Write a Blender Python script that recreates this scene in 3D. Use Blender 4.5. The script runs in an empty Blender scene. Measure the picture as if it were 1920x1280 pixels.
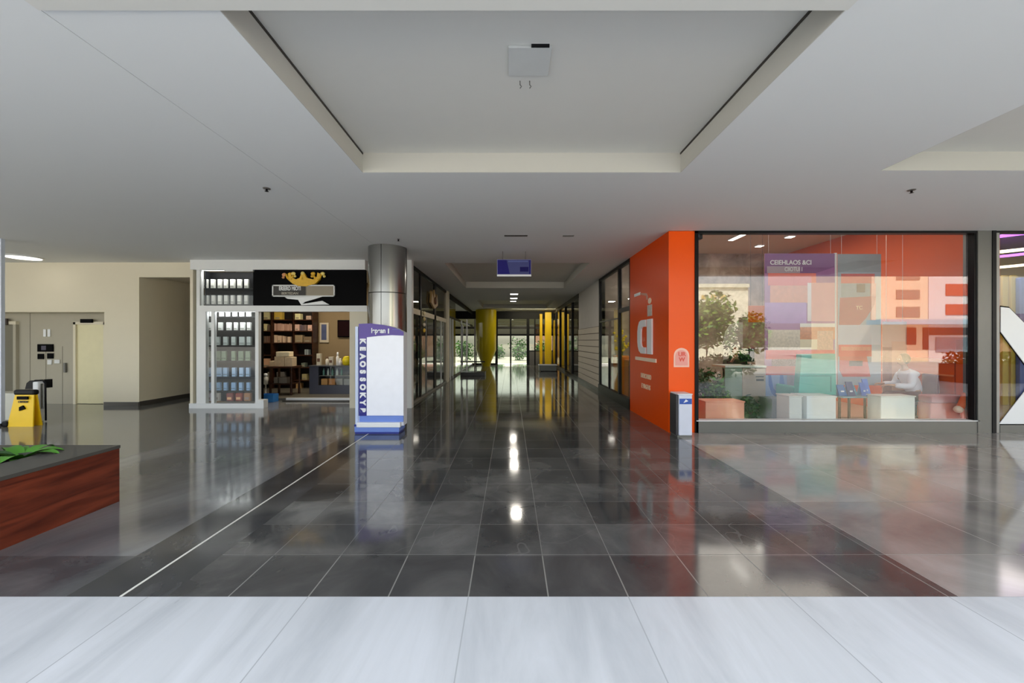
import bpy, bmesh, math, random
from mathutils import Vector, Matrix
random.seed(7)
scene = bpy.context.scene
COL = scene.collection

# ---------------------------------------------------------------- camera
F = 750.0                      # focal length in pixels of the 1920x1280 frame
CX, CY, EYE = 957.0, 638.0, 1.6
cam_d = bpy.data.cameras.new('camera'); cam = bpy.data.objects.new('camera', cam_d); COL.objects.link(cam)
cam_d.sensor_width = 36.0; cam_d.lens = 36.0 * F / 1920.0
cam_d.shift_x = (960 - CX) / 1920.0; cam_d.shift_y = -(640 - CY) / 1920.0
cam_d.clip_start = 0.05; cam_d.clip_end = 500
cam.location = (0, 0, EYE); cam.rotation_euler = (math.radians(90), 0, 0)
scene.camera = cam
# ---------------------------------------------------------------- world, sun, exposure
w = bpy.data.worlds.new('world'); scene.world = w; w.use_nodes = True
nt = w.node_tree; nt.nodes.clear()
sky = nt.nodes.new('ShaderNodeTexSky'); sky.sky_type = 'NISHITA'; sky.sun_disc = False
sky.sun_elevation = math.radians(58); sky.sun_rotation = math.radians(20); sky.air_density = 1.3; sky.dust_density = 2.5
hsv = nt.nodes.new('ShaderNodeHueSaturation'); hsv.inputs['Saturation'].default_value = 0.36
bg = nt.nodes.new('ShaderNodeBackground'); bg.inputs['Strength'].default_value = 0.55
wo = nt.nodes.new('ShaderNodeOutputWorld')
nt.links.new(sky.outputs[0], hsv.inputs['Color']); nt.links.new(hsv.outputs[0], bg.inputs[0]); nt.links.new(bg.outputs[0], wo.inputs[0])
sun_d = bpy.data.lights.new('sun', 'SUN'); sun = bpy.data.objects.new('sun', sun_d); COL.objects.link(sun)
sun_d.energy = 12.0; sun_d.angle = math.radians(0.6); sun_d.color = (1.0, 0.95, 0.87)
# light falls from ahead and above, over our building, on the fronts of the houses behind the camera
sun.rotation_euler = Vector((0.18, -0.56, -0.80)).to_track_quat('-Z', 'Y').to_euler()
scene.view_settings.view_transform = 'Standard'; scene.view_settings.look = 'None'
scene.view_settings.gamma = 1.0; scene.view_settings.use_curve_mapping = False
scene.view_settings.exposure = 0.2
scene.cycles.transparent_max_bounces = 24
scene.cycles.max_bounces = 10; scene.cycles.diffuse_bounces = 6; scene.cycles.glossy_bounces = 6
scene.cycles.sample_clamp_indirect = 6.0
scene.cycles.caustics_reflective = False; scene.cycles.caustics_refractive = False

def area_light(name, loc, sx, sy, power, color=(1, .93, .82), rot=(0, 0, 0)):
    d = bpy.data.lights.new(name, 'AREA'); d.shape = 'RECTANGLE'; d.size = sx; d.size_y = sy; d.energy = power; d.color = color
    o = bpy.data.objects.new(name, d); COL.objects.link(o); o.location = loc; o.rotation_euler = rot
    return o

def X_at(px, D): return (px - CX) * D / F
def Z_at(py, D): return EYE + (CY - py) * D / F

# ---------------------------------------------------------------- materials
def srgb(c):
    return tuple(((v / 255) / 12.92 if v / 255 <= .04045 else ((v / 255 + .055) / 1.055) ** 2.4) for v in c) + (1,)
MATS = {}
def mat(name, rgb, rough=.5, metal=0., ior=1.5, noise=.06, nscale=6., bump=0., emit=None, es=1., coat=0.):
    if name in MATS: return MATS[name]
    m = bpy.data.materials.new(name); m.use_nodes = True; MATS[name] = m
    t = m.node_tree; p = t.nodes['Principled BSDF']
    p.inputs['Roughness'].default_value = rough; p.inputs['Metallic'].default_value = metal; p.inputs['IOR'].default_value = ior
    p.inputs['Coat Weight'].default_value = coat; p.inputs['Coat Roughness'].default_value = .08
    c = srgb(rgb)
    tc = t.nodes.new('ShaderNodeTexCoord'); n = t.nodes.new('ShaderNodeTexNoise'); n.inputs['Scale'].default_value = nscale; n.inputs['Detail'].default_value = 4
    t.links.new(tc.outputs['Object'], n.inputs['Vector'])
    mx = t.nodes.new('ShaderNodeMix'); mx.data_type = 'RGBA'
    mx.inputs[6].default_value = tuple(v * (1 - noise) for v in c[:3]) + (1,)
    mx.inputs[7].default_value = tuple(min(1, v * (1 + noise)) for v in c[:3]) + (1,)
    t.links.new(n.outputs['Fac'], mx.inputs[0]); t.links.new(mx.outputs[2], p.inputs['Base Color'])
    if bump:
        b = t.nodes.new('ShaderNodeBump'); b.inputs['Strength'].default_value = bump; b.inputs['Distance'].default_value = .01
        t.links.new(n.outputs['Fac'], b.inputs['Height']); t.links.new(b.outputs[0], p.inputs['Normal'])
    if emit is not None:
        p.inputs['Emission Color'].default_value = srgb(emit); p.inputs['Emission Strength'].default_value = es
    return m

def stone_floor(name, base, dark, light, rough=.08, ior=1.6, tile=None, origin=(0, 0), grout=(120, 118, 112), gw=.006, nscale=1.2, var=.35, stretch=(1, 1, 1), scratch=0.):
    m = bpy.data.materials.new(name); m.use_nodes = True; MATS[name] = m
    t = m.node_tree; p = t.nodes['Principled BSDF']; N = t.nodes.new; L = t.links.new
    tc = N('ShaderNodeTexCoord'); mp = N('ShaderNodeMapping'); mp.inputs['Scale'].default_value = stretch; L(tc.outputs['Object'], mp.inputs[0])
    n = N('ShaderNodeTexNoise'); n.inputs['Scale'].default_value = nscale; n.inputs['Detail'].default_value = 9; n.inputs['Roughness'].default_value = .62
    n.inputs['Distortion'].default_value = .6; L(mp.outputs[0], n.inputs['Vector'])
    cr = N('ShaderNodeValToRGB'); e = cr.color_ramp.elements
    e[0].position = .3; e[0].color = srgb(dark); e[1].position = .72; e[1].color = srgb(light)
    k = cr.color_ramp.elements.new(.5); k.color = srgb(base); L(n.outputs['Fac'], cr.inputs[0])
    col = cr.outputs[0]
    p.inputs['IOR'].default_value = ior
    rr = N('ShaderNodeMapRange'); rr.inputs[3].default_value = rough * .6; rr.inputs[4].default_value = rough * 1.7; L(n.outputs['Fac'], rr.inputs[0])
    rough_out = rr.outputs[0]
    if tile:
        br = N('ShaderNodeTexBrick'); br.offset = 0; br.squash = 1
        mo = N('ShaderNodeMapping'); mo.inputs['Location'].default_value = (-origin[0], -origin[1], 0); L(tc.outputs['Object'], mo.inputs[0]); L(mo.outputs[0], br.inputs['Vector'])
        br.inputs['Scale'].default_value = 1; br.inputs['Brick Width'].default_value = tile[0]; br.inputs['Row Height'].default_value = tile[1]
        br.inputs['Mortar Size'].default_value = gw; br.inputs['Mortar Smooth'].default_value = .3; br.inputs['Bias'].default_value = 0
        br.inputs['Color1'].default_value = (1 - var, 1 - var, 1 - var, 1); br.inputs['Color2'].default_value = (1 + var * .5,) * 3 + (1,)
        br.inputs['Mortar'].default_value = (1, 1, 1, 1)
        mu = N('ShaderNodeMix'); mu.data_type = 'RGBA'; mu.blend_type = 'MULTIPLY'; mu.inputs[0].default_value = 1; L(col, mu.inputs[6]); L(br.outputs['Color'], mu.inputs[7])
        mg = N('ShaderNodeMix'); mg.data_type = 'RGBA'; L(br.outputs['Fac'], mg.inputs[0]); L(mu.outputs[2], mg.inputs[6]); mg.inputs[7].default_value = srgb(grout)
        col = mg.outputs[2]
        ra = N('ShaderNodeMath'); ra.operation = 'MULTIPLY_ADD'; L(br.outputs['Fac'], ra.inputs[0]); ra.inputs[1].default_value = .4; L(rough_out, ra.inputs[2]); rough_out = ra.outputs[0]
    if scratch:
        # long pale veins in the stone
        wv = N('ShaderNodeTexNoise'); wv.inputs['Scale'].default_value = .8; wv.inputs['Detail'].default_value = 3
        L(tc.outputs['Object'], wv.inputs['Vector'])
        mt = N('ShaderNodeMath'); mt.operation = 'SUBTRACT'; L(wv.outputs['Fac'], mt.inputs[0]); mt.inputs[1].default_value = .52
        ab = N('ShaderNodeMath'); ab.operation = 'ABSOLUTE'; L(mt.outputs[0], ab.inputs[0])
        lt = N('ShaderNodeMath'); lt.operation = 'LESS_THAN'; L(ab.outputs[0], lt.inputs[0]); lt.inputs[1].default_value = .0016
        ms = N('ShaderNodeMath'); ms.operation = 'MULTIPLY'; L(lt.outputs[0], ms.inputs[0]); ms.inputs[1].default_value = scratch
        m2 = N('ShaderNodeMix'); m2.data_type = 'RGBA'; L(ms.outputs[0], m2.inputs[0]); L(col, m2.inputs[6]); m2.inputs[7].default_value = srgb(light)
        col = m2.outputs[2]
    L(col, p.inputs['Base Color']); L(rough_out, p.inputs['Roughness'])
    return m

def wood(name, a, b, scale=(1, 1, 8), rough=.35):
    m = bpy.data.materials.new(name); m.use_nodes = True; MATS[name] = m
    t = m.node_tree; p = t.nodes['Principled BSDF']; N = t.nodes.new; L = t.links.new
    tc = N('ShaderNodeTexCoord'); mp = N('ShaderNodeMapping'); mp.inputs['Scale'].default_value = scale; L(tc.outputs['Object'], mp.inputs[0])
    n = N('ShaderNodeTexNoise'); n.inputs['Scale'].default_value = 2.2; n.inputs['Detail'].default_value = 8; n.inputs['Distortion'].default_value = .8; L(mp.outputs[0], n.inputs['Vector'])
    cr = N('ShaderNodeValToRGB'); cr.color_ramp.elements[0].position = .35; cr.color_ramp.elements[0].color = srgb(a)
    cr.color_ramp.elements[1].position = .65; cr.color_ramp.elements[1].color = srgb(b); L(n.outputs['Fac'], cr.inputs[0]); L(cr.outputs[0], p.inputs['Base Color'])
    p.inputs['Roughness'].default_value = rough
    return m

def glass(name, tint=(1, 1, 1), f0=.05, rough=0.0):
    """thin architectural glass: Schlick reflection, the same from both faces, the rest passes straight through"""
    m = bpy.data.materials.new(name); m.use_nodes = True; MATS[name] = m
    t = m.node_tree; t.nodes.clear(); N = t.nodes.new; L = t.links.new
    o = N('ShaderNodeOutputMaterial'); tr = N('ShaderNodeBsdfTransparent'); tr.inputs[0].default_value = tuple(tint) + (1,)
    gl = N('ShaderNodeBsdfGlossy'); gl.inputs['Roughness'].default_value = rough
    geo = N('ShaderNodeNewGeometry'); dot = N('ShaderNodeVectorMath'); dot.operation = 'DOT_PRODUCT'
    L(geo.outputs['Incoming'], dot.inputs[0]); L(geo.outputs['Normal'], dot.inputs[1])
    def M(op, a, b=None):
        n = N('ShaderNodeMath'); n.operation = op
        for k, v in enumerate((a, b)):
            if v is None: continue
            if isinstance(v, (int, float)): n.inputs[k].default_value = v
            else: L(v, n.inputs[k])
        return n.outputs[0]
    c = M('ABSOLUTE', dot.outputs['Value']); g = M('SUBTRACT', 1.0, c); p5 = M('POWER', g, 5.0)
    f = M('ADD', M('MULTIPLY', p5, 1 - f0), f0)
    mx = N('ShaderNodeMixShader'); L(f, mx.inputs[0]); L(tr.outputs[0], mx.inputs[1]); L(gl.outputs[0], mx.inputs[2]); L(mx.outputs[0], o.inputs[0])
    return m

white_paint = mat('ceiling_paint', (226, 228, 228), .75, noise=.015, nscale=.7)
recess_paint = mat('recess_paint', (220, 219, 213), .7, noise=.015)
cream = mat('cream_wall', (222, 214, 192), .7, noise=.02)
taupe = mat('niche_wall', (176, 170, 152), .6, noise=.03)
base_dark = mat('skirting', (72, 68, 62), .4)
frame_white = mat('white_frame', (222, 224, 224), .35, noise=.02)
black_metal = mat('black_metal', (20, 20, 22), .4, ior=1.25, noise=.1)
black_panel = mat('black_panel', (8, 8, 10), .45, ior=1.12, noise=.1)
grey_metal = mat('grey_metal', (112, 112, 108), .4, metal=.3)
dark_void = mat('dark_interior', (30, 28, 26), .8)
orange = mat('orange_panel', (246, 88, 4), .3, ior=1.38, noise=.03, nscale=2)
orange_deep = mat('orange_wall_paint', (224, 90, 0), .5, ior=1.3, noise=.04, nscale=1)
glass_clear = glass('clear_glass', (.97, .98, .97), .025)
glass_front = glass('shop_window_glass', (.96, .97, .97), .075)
glass_dark = glass('smoked_glass', (.62, .62, .58), .05)
lamp_white = mat('lamp_glow', (255, 255, 250), .5, emit=(255, 250, 240), es=5)
lamp_soft = mat('lamp_soft_glow', (255, 255, 250), .5, emit=(255, 246, 228), es=3)
purple = mat('purple_print', (84, 60, 150), .35)
deep_blue = mat('deep_blue_print', (38, 40, 128), .35)
letter_white = mat('white_lettering', (236, 238, 240), .45, noise=.01)
leaf_a = mat('leaf_green', (78, 140, 40), .5, noise=.35, nscale=3)
leaf_b = mat('leaf_dark_green', (44, 84, 34), .55, noise=.4, nscale=3)
bark = mat('bark', (86, 68, 52), .8, noise=.3, nscale=9, bump=.4)
yellow = mat('yellow_paint', (226, 190, 6), .4)
skin = mat('skin', (190, 138, 108), .5, noise=.04)
skin_dark = mat('brown_skin', (150, 98, 72), .5, noise=.04)
hair_dark = mat('dark_hair', (22, 15, 12), .4, noise=.3, nscale=30)

# ---------------------------------------------------------------- mesh builder
class MB:
    def __init__(s): s.v = []; s.f = []; s.m = []; s.mats = []; s.smooth = []
    def mi(s, m):
        if m not in s.mats: s.mats.append(m)
        return s.mats.index(m)
    def add(s, vs, fs, m, smooth=False):
        k = len(s.v); s.v += [tuple(v) for v in vs]; i = s.mi(m)
        for f in fs: s.f.append([k + q for q in f]); s.m.append(i); s.smooth.append(smooth)
        return s
    def box(s, x0, x1, y0, y1, z0, z1, m):
        x0, x1 = sorted((x0, x1)); y0, y1 = sorted((y0, y1)); z0, z1 = sorted((z0, z1))
        vs = [(x0, y0, z0), (x1, y0, z0), (x1, y1, z0), (x0, y1, z0), (x0, y0, z1), (x1, y0, z1), (x1, y1, z1), (x0, y1, z1)]
        return s.add(vs, [(0, 3, 2, 1), (4, 5, 6, 7), (0, 1, 5, 4), (1, 2, 6, 5), (2, 3, 7, 6), (3, 0, 4, 7)], m)
    def bbox(s, x0, x1, y0, y1, z0, z1, m, r=.01, rot=0, seg=2):       # bevelled, optionally turned about its own vertical axis
        bm = bmesh.new(); bmesh.ops.create_cube(bm, size=1)
        bmesh.ops.scale(bm, vec=(abs(x1 - x0), abs(y1 - y0), abs(z1 - z0)), verts=bm.verts)
        r = min(r, abs(x1 - x0) * .45, abs(y1 - y0) * .45, abs(z1 - z0) * .45)
        bmesh.ops.bevel(bm, geom=bm.edges[:], offset=r, segments=seg, affect='EDGES', profile=.5)
        if rot: bmesh.ops.rotate(bm, matrix=Matrix.Rotation(rot, 3, 'Z'), verts=bm.verts)
        bmesh.ops.translate(bm, vec=((x0 + x1) / 2, (y0 + y1) / 2, (z0 + z1) / 2), verts=bm.verts)
        return s.frombm(bm, m)
    def frombm(s, bm, m, smooth=False):
        bm.verts.index_update(); s.add([v.co[:] for v in bm.verts], [[v.index for v in f.verts] for f in bm.faces], m, smooth); bm.free(); return s
    def prism(s, pts, axis, a, b, m):           # polygon in the plane normal to axis, extruded a..b
        n = len(pts)
        def P(p, t): return (t, p[0], p[1]) if axis == 'x' else ((p[0], t, p[1]) if axis == 'y' else (p[0], p[1], t))
        vs = [P(p, a) for p in pts] + [P(p, b) for p in pts]
        fs = [list(range(n))[::-1], list(range(n, 2 * n))] + [(i, (i + 1) % n, n + (i + 1) % n, n + i) for i in range(n)]
        bm = bmesh.new(); bv = [bm.verts.new(v) for v in vs]
        for f in fs: bm.faces.new([bv[i] for i in f])
        bmesh.ops.recalc_face_normals(bm, faces=bm.faces)
        return s.frombm(bm, m)
    def lathe(s, prof, c, m, n=32, smooth=True):      # prof: (r, z)
        vs = []; fs = []
        for r, z in prof:
            for k in range(n):
                a = 2 * math.pi * k / n; vs.append((c[0] + r * math.cos(a), c[1] + r * math.sin(a), c[2] + z))
        for i in range(len(prof) - 1):
            for k in range(n):
                fs.append((i * n + k, i * n + (k + 1) % n, (i + 1) * n + (k + 1) % n, (i + 1) * n + k))
        s.add(vs, fs, m, smooth)
        if prof[0][0] > 1e-4: s.add(vs[:n], [list(range(n))[::-1]], m)
        if prof[-1][0] > 1e-4: s.add(vs[-n:], [list(range(n))], m)
        return s
    def tube(s, pts, r, m, n=10, r2=None):
        pts = [Vector(p) for p in pts]; vs = []; fs = []; K = len(pts)
        for i, p in enumerate(pts):
            d = (pts[min(i + 1, K - 1)] - pts[max(i - 1, 0)]).normalized()
            u = d.cross(Vector((0, 0, 1)));  u = u.normalized() if u.length > 1e-3 else Vector((1, 0, 0))
            v = d.cross(u); rr = r if r2 is None else r + (r2 - r) * i / (K - 1)
            for k in range(n):
                a = 2 * math.pi * k / n; vs.append(p + (u * math.cos(a) + v * math.sin(a)) * rr)
        for i in range(K - 1):
            for k in range(n): fs.append((i * n + k, i * n + (k + 1) % n, (i + 1) * n + (k + 1) % n, (i + 1) * n + k))
        fs += [list(range(n))[::-1], list(range((K - 1) * n, K * n))]
        return s.add(vs, fs, m, True)
    def ball(s, c, r, m, sc=(1, 1, 1), seg=16):
        bm = bmesh.new(); bmesh.ops.create_uvsphere(bm, u_segments=seg, v_segments=max(6, seg * 2 // 3), radius=r)
        bmesh.ops.scale(bm, vec=sc, verts=bm.verts); bmesh.ops.translate(bm, vec=c, verts=bm.verts)
        return s.frombm(bm, m, True)
    def build(s, name, parent=None, origin=None):
        me = bpy.data.meshes.new(name); o = bpy.data.objects.new(name, me)
        org = Vector(parent.matrix_world.translation) if parent is not None and 'wloc' not in parent else (Vector(parent['wloc'][:]) if parent is not None else None)
        if org is None:
            org = Vector(origin) if origin is not None else Vector((0, 0, 0))
        me.from_pydata([tuple(Vector(v) - org) for v in s.v], [], s.f)
        for m in s.mats: me.materials.append(m)
        me.polygons.foreach_set('material_index', s.m); me.polygons.foreach_set('use_smooth', s.smooth); me.update()
        if parent is not None: o.parent = parent
        else: o.location = org
        WLOC[o.name] = org
        COL.objects.link(o); return o
WLOC = {}
_build = MB.build
def _b(s, name, parent=None, origin=None):
    me = bpy.data.meshes.new(name); o = bpy.data.objects.new(name, me); COL.objects.link(o)
    if parent is not None: org = WLOC[parent.name]; o.parent = parent
    else: org = Vector(origin) if origin is not None else Vector((0, 0, 0)); o.location = org
    me.from_pydata([tuple(Vector(v) - org) for v in s.v], [], s.f)
    for m in s.mats: me.materials.append(m)
    me.polygons.foreach_set('material_index', s.m); me.polygons.foreach_set('use_smooth', s.smooth); me.update()
    WLOC[o.name] = org
    return o
MB.build = _b

def tag(o, label, cat, group=None, kind=None):
    o['label'] = label; o['category'] = cat
    if group: o['group'] = group
    if kind: o['kind'] = kind
    return o
def thing(name, loc, label, cat, group=None):
    o = bpy.data.objects.new(name, None); COL.objects.link(o); o.location = loc; o.empty_display_size = .1
    WLOC[o.name] = Vector(loc); return tag(o, label, cat, group)
def struct(mb, name, parent=None):
    o = mb.build(name, parent)
    if parent is None: o['kind'] = 'structure'
    return o
def sroot(name, loc=(0, 0, 0)):
    o = bpy.data.objects.new(name, None); COL.objects.link(o); o.location = loc; WLOC[o.name] = Vector(loc); o['kind'] = 'structure'; return o
def copy_thing(o, dloc, label, group=None):
    r = o.copy(); COL.objects.link(r); r.location = o.location + Vector(dloc); r['label'] = label
    if group: r['group'] = group
    for ch in [c for c in o.children]:
        c = ch.copy(); COL.objects.link(c); c.parent = r
        for g in ch.children: d = g.copy(); COL.objects.link(d); d.parent = c
    return r
def text(body, parent, size, loc, rot, m, name='lettering', ext=.004, align='CENTER', sx=1., bold=.02):
    c = bpy.data.curves.new(name, 'FONT'); c.body = body; c.size = size; c.extrude = ext; c.align_x = align; c.align_y = 'CENTER'; c.materials.append(m)
    c.offset = size * bold
    tmp = bpy.data.objects.new('tmp', c); COL.objects.link(tmp); bpy.context.view_layer.update()
    me = bpy.data.meshes.new_from_object(tmp.evaluated_get(bpy.context.evaluated_depsgraph_get())); bpy.data.objects.remove(tmp); me.name = name
    if not me.materials: me.materials.append(m)
    o = bpy.data.objects.new(name, me); COL.objects.link(o)
    if parent is not None: o.parent = parent; o.location = Vector(loc) - WLOC[parent.name]
    else: o.location = loc
    o.rotation_euler = rot; o.scale = (sx, 1, 1)
    return o
FRONT = (math.radians(90), 0, 0)                    # readable from -Y
SIDE_R = (math.radians(90), 0, math.radians(-90))   # on a wall facing -X

# ================================================================= SETTING
# ---- floors
f_tile = stone_floor('dark_tile_floor', (88, 87, 84), (62, 62, 62), (118, 116, 111), .07, 1.75, (.5, .49), (-.263 - 5, .05), (108, 106, 100), .003, 1.6, .3, scratch=.4)
f_left = stone_floor('grey_resin_floor', (114, 114, 113), (84, 84, 86), (146, 146, 145), .08, 1.7, None, nscale=.8, stretch=(1, .45, 1))
f_leftband = stone_floor('left_band_stone', (84, 84, 84), (66, 66, 67), (104, 103, 101), .1, 1.65, None, nscale=2)
f_right = stone_floor('taupe_stone_floor', (146, 141, 134), (118, 114, 109), (172, 167, 160), .08, 1.7, (1.0, .98), (2.8, .05), (150, 146, 136), .005, .9, .15)
f_white = stone_floor('pale_paving', (198, 200, 200), (178, 181, 182), (212, 214, 215), .28, 1.5, (1.0, 2.4), (-.263 - 5, -2.3), (166, 168, 168), .004, .9, .05, stretch=(3, .5, 1))
f_border = stone_floor('border_stone', (66, 66, 66), (52, 52, 52), (86, 86, 86), .1, 1.65, None, nscale=2)
f_band = stone_floor('dark_band_stone', (74, 73, 71), (58, 57, 56), (94, 92, 88), .09, 1.7, (.5, 5), (-.263 - 5, 0), (126, 124, 116), .005, 1.6, .2)
ground_m = stone_floor('plaza_concrete', (190, 186, 176), (168, 164, 154), (208, 204, 196), .8, 1.4, None, nscale=.4)
g = MB(); g.box(-80, 80, -80, -6, -.3, -.02, ground_m); g.box(-80, 80, 27.2, 80, -.3, -.02, ground_m); g.box(-80, -16, -6, 27.2, -.3, -.02, ground_m); g.box(20, 80, -6, 27.2, -.3, -.02, ground_m); struct(g, 'floor_plaza')
g = MB(); g.box(-2.15, 2.8, 2.97, 8.6, -.2, 0, f_tile); g.box(-2.25, 2.8, 8.6, 27.2, -.2, 0, f_tile)
g.box(-2.15, 2.8, 2.5, 2.97, -.2, 0, f_band); g.box(2.8, 20, 2.5, 13, -.2, 0, f_right)
g.box(-2.78, -2.44, 2.5, 8.6, -.2, 0, f_border); g.box(-2.43, -2.15, 2.5, 8.6, -.2, 0, f_border)
g.box(-16, -2.78, 2.97, 27.2, -.2, 0, f_left); g.box(-16, -2.78, 2.5, 2.97, -.2, 0, f_leftband); g.box(-2.78, -2.25, 8.6, 27.2, -.2, 0, f_tile)
g.box(-16, 20, -6, 2.5, -.2, 0, f_white); g.box(2.8, 20, 13, 27.2, -.2, 0, f_tile)
g.box(-2.445, -2.428, 2.5, 7.6, -.2, .002, mat('metal_joint', (226, 222, 210), .5)); struct(g, 'floor')

# ---- ceiling with its recesses
lip_shade_tone = mat('lip_shade_tone', (192, 190, 182), .7, noise=.015)
def ceil_with_holes(mb, x0, x1, y0, y1, z, holes, m, mtop, depth=.22, slot=True):
    xs = sorted({x0, x1} | {h[0] for h in holes} | {h[1] for h in holes}); ys = sorted({y0, y1} | {h[2] for h in holes} | {h[3] for h in holes})
    for i in range(len(xs) - 1):
        for j in range(len(ys) - 1):
            cx, cy = (xs[i] + xs[i + 1]) / 2, (ys[j] + ys[j + 1]) / 2
            if any(h[0] < cx < h[1] and h[2] < cy < h[3] for h in holes): continue
            mb.box(xs[i], xs[i + 1], ys[j], ys[j + 1], z, z + depth, m)
    mb.box(x0, x1, y0, y1, z + depth, z + depth + .1, mtop)
    for a, b_, c_, d in holes:                       # added thin lining, shade put into its darker colour on the recess edges
        for q in ((a, a + .006, c_, d), (b_ - .006, b_, c_, d), (a, b_, d - .006, d), (a, b_, c_, c_ + .006)): mb.box(*q, z + .001, z + depth, lip_shade_tone)
dark_slot = mat('shadow_gap', (58, 54, 48), .8)
H_REC = [(-1.676, 1.93, 2.30, 4.53), (4.14, 9.2, .0, 4.48)]
c = MB()
ceil_with_holes(c, -2.70, 2.75, 2.1, 26.6, 3.5, [H_REC[0], (-1.62, 1.95, 9.83, 14.5), (-1.6, 2.1, 19.0, 23.5)], white_paint, recess_paint, .22)
ceil_with_holes(c, 2.75, 16, 2.1, 6.93, 3.5, [(4.14, 9.2, 2.4, 4.48)], white_paint, recess_paint, .21)
c.box(-16, -2.705, 2.1, 9.75, 3.5, 3.8, white_paint)            # the shadow joint at x=-2.70
c.box(-16, -2.705, 9.75, 26.6, 3.5, 3.8, white_paint)
c.box(-2.705, -2.70, 2.1, 26.6, 3.504, 3.8, dark_slot)
c.box(2.75, 16, 12.5, 26.6, 3.5, 3.8, white_paint)
for x in (-1.676, 1.93): c.box(x - .012, x + .012, 2.3, 4.52, 3.70, 3.72, dark_slot)
struct(c, 'ceiling')
t = MB(); t.box(-2.70, 1.93, 2.1, 2.29, 3.488, 3.5, recess_paint); struct(t, 'trim_1')
# unseen mass added overhead, height chosen for the shade it throws on the paving
ub = MB(); ub.box(-16, 20, 2.1, 27, 4.5, 10.5, mat('shade_mass', (200, 196, 188), .8)); ub.box(-16, 2.75, 2.1, 27, 3.85, 4.5, white_paint); ub.box(2.75, 20, 2.1, 6.9, 3.85, 4.5, white_paint); ub.box(2.75, 20, 12.6, 27, 3.85, 4.5, white_paint)
struct(ub, 'wall_shade_mass')

# ---- left back wall with the lift niche and the passage opening
b = MB()
b.box(-16, -9.05, 9.75, 10.35, 2.29, 3.5, cream)                # above the niche
b.box(-9.9, -9.05, 9.75, 10.35, 0, 2.29, cream)                 # pier
b.box(-9.05, -7.56, 9.75, 9.95, 3.14, 3.5, cream)               # head over the passage
b.box(-9.25, -9.05, 10.35, 13.5, 0, 3.5, cream)                 # passage side
b.box(-9.25, -8.3, 13.5, 13.7, 0, 3.5, cream)
struct(b, 'wall_back_left')
pc = MB(); pc.box(-9.05, -7.6, 9.95, 13.5, 3.2, 3.49, cream); struct(pc, 'ceiling_passage')
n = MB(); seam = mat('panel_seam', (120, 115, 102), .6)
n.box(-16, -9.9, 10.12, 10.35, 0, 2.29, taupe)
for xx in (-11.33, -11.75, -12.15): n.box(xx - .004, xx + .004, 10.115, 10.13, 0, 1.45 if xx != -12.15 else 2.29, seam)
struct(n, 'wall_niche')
k = MB(); k.box(-9.9, -9.05, 9.735, 9.75, 0, .1, base_dark); struct(k, 'baseboard_pier')
k = MB(); k.box(-9.05, -9.035, 9.75, 13.5, 0, .11, base_dark); struct(k, 'baseboard_passage')
b = MB(); b.box(-16.2, -16, 5.5, 27, 0, 3.8, cream); struct(b, 'wall_far_left')
# ---- lift door in the niche
d1 = sroot('door_1', (-10.58, 10.1, 0))
m = MB(); m.box(-10.99, -10.93, 10.05, 10.12, 0, 2.06, cream); m.box(-10.23, -10.17, 10.05, 10.12, 0, 2.06, cream); m.box(-10.99, -10.17, 10.05, 10.12, 2.0, 2.07, cream); m.build('door_frame', d1)
dm = mat('door_cream', (224, 216, 176), .45)
m = MB(); m.bbox(-10.93, -10.66, 10.09, 10.12, .01, 2.0, dm, .004); m.bbox(-10.66, -10.23, 10.07, 10.11, .01, 2.0, dm, .004); m.build('door_leaf', d1)
d2 = sroot('door_2', (-12.9, 10.1, 0))
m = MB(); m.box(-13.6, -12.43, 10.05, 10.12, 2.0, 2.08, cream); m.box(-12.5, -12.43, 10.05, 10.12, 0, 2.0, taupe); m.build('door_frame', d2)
m = MB(); m.bbox(-13.4, -12.5, 10.09, 10.12, .01, 2.0, mat('door_grey', (120, 116, 100), .45), .004); m.build('door_leaf', d2)

def wall_plate(name, px0, px1, py0, py1, D, th, m, label, cat, extra=None, group=None):
    x0, x1 = X_at(px0, D), X_at(px1, D); z0, z1 = Z_at(py1, D), Z_at(py0, D)
    r = MB(); r.bbox(x0, x1, D - th, D, z0, z1, m, .006)
    o = tag(r.build(name, None, ((x0 + x1) / 2, D, z0)), label, cat, group)
    return o
wd = 10.115
wall_plate('floor_indicator', 153, 175, 598, 605, 10.05, .04, black_panel, 'narrow black floor indicator above the cream lift door', 'indicator')
wall_plate('floor_indicator', 2, 16, 597, 609, 10.05, .04, mat('brown_box', (52, 40, 32), .5), 'small dark brown box over the grey lift door at the far left', 'indicator')
for i, (a, bb) in enumerate(((82, 87), (90, 95))):
    wall_plate('wall_sign', a, bb, 617, 631, wd, .015, letter_white, ('left' if i == 0 else 'right') + ' one of two small white upright plates above the black call panel', 'sign', None, 'small white plates above the call panel')
cp = thing('call_panel', (X_at(86, wd), wd, Z_at(659, wd)), 'wide black glossy call panel on the taupe lift wall', 'panel')
m = MB(); m.bbox(X_at(72, wd), X_at(101, wd), wd - .03, wd, Z_at(659, wd), Z_at(645, wd), black_panel, .008); m.build('panel_body', cp)
m = MB(); m.bbox(X_at(80, wd), X_at(89, wd), wd - .034, wd - .03, Z_at(656, wd), Z_at(648, wd), mat('display_grey', (70, 66, 84), .3), .002); m.build('display', cp)
wall_plate('switch_plate', 72, 83, 663, 673, wd, .025, black_panel, 'left small black switch plate under the wide call panel', 'switch')
wall_plate('switch_plate', 90, 101, 662, 672, wd, .025, black_panel, 'right small black switch plate under the wide call panel', 'switch')
wall_plate('socket_plate', 90, 98, 674, 683, wd, .02, frame_white, 'small white square socket plate under the right black switch plate', 'socket')
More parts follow.
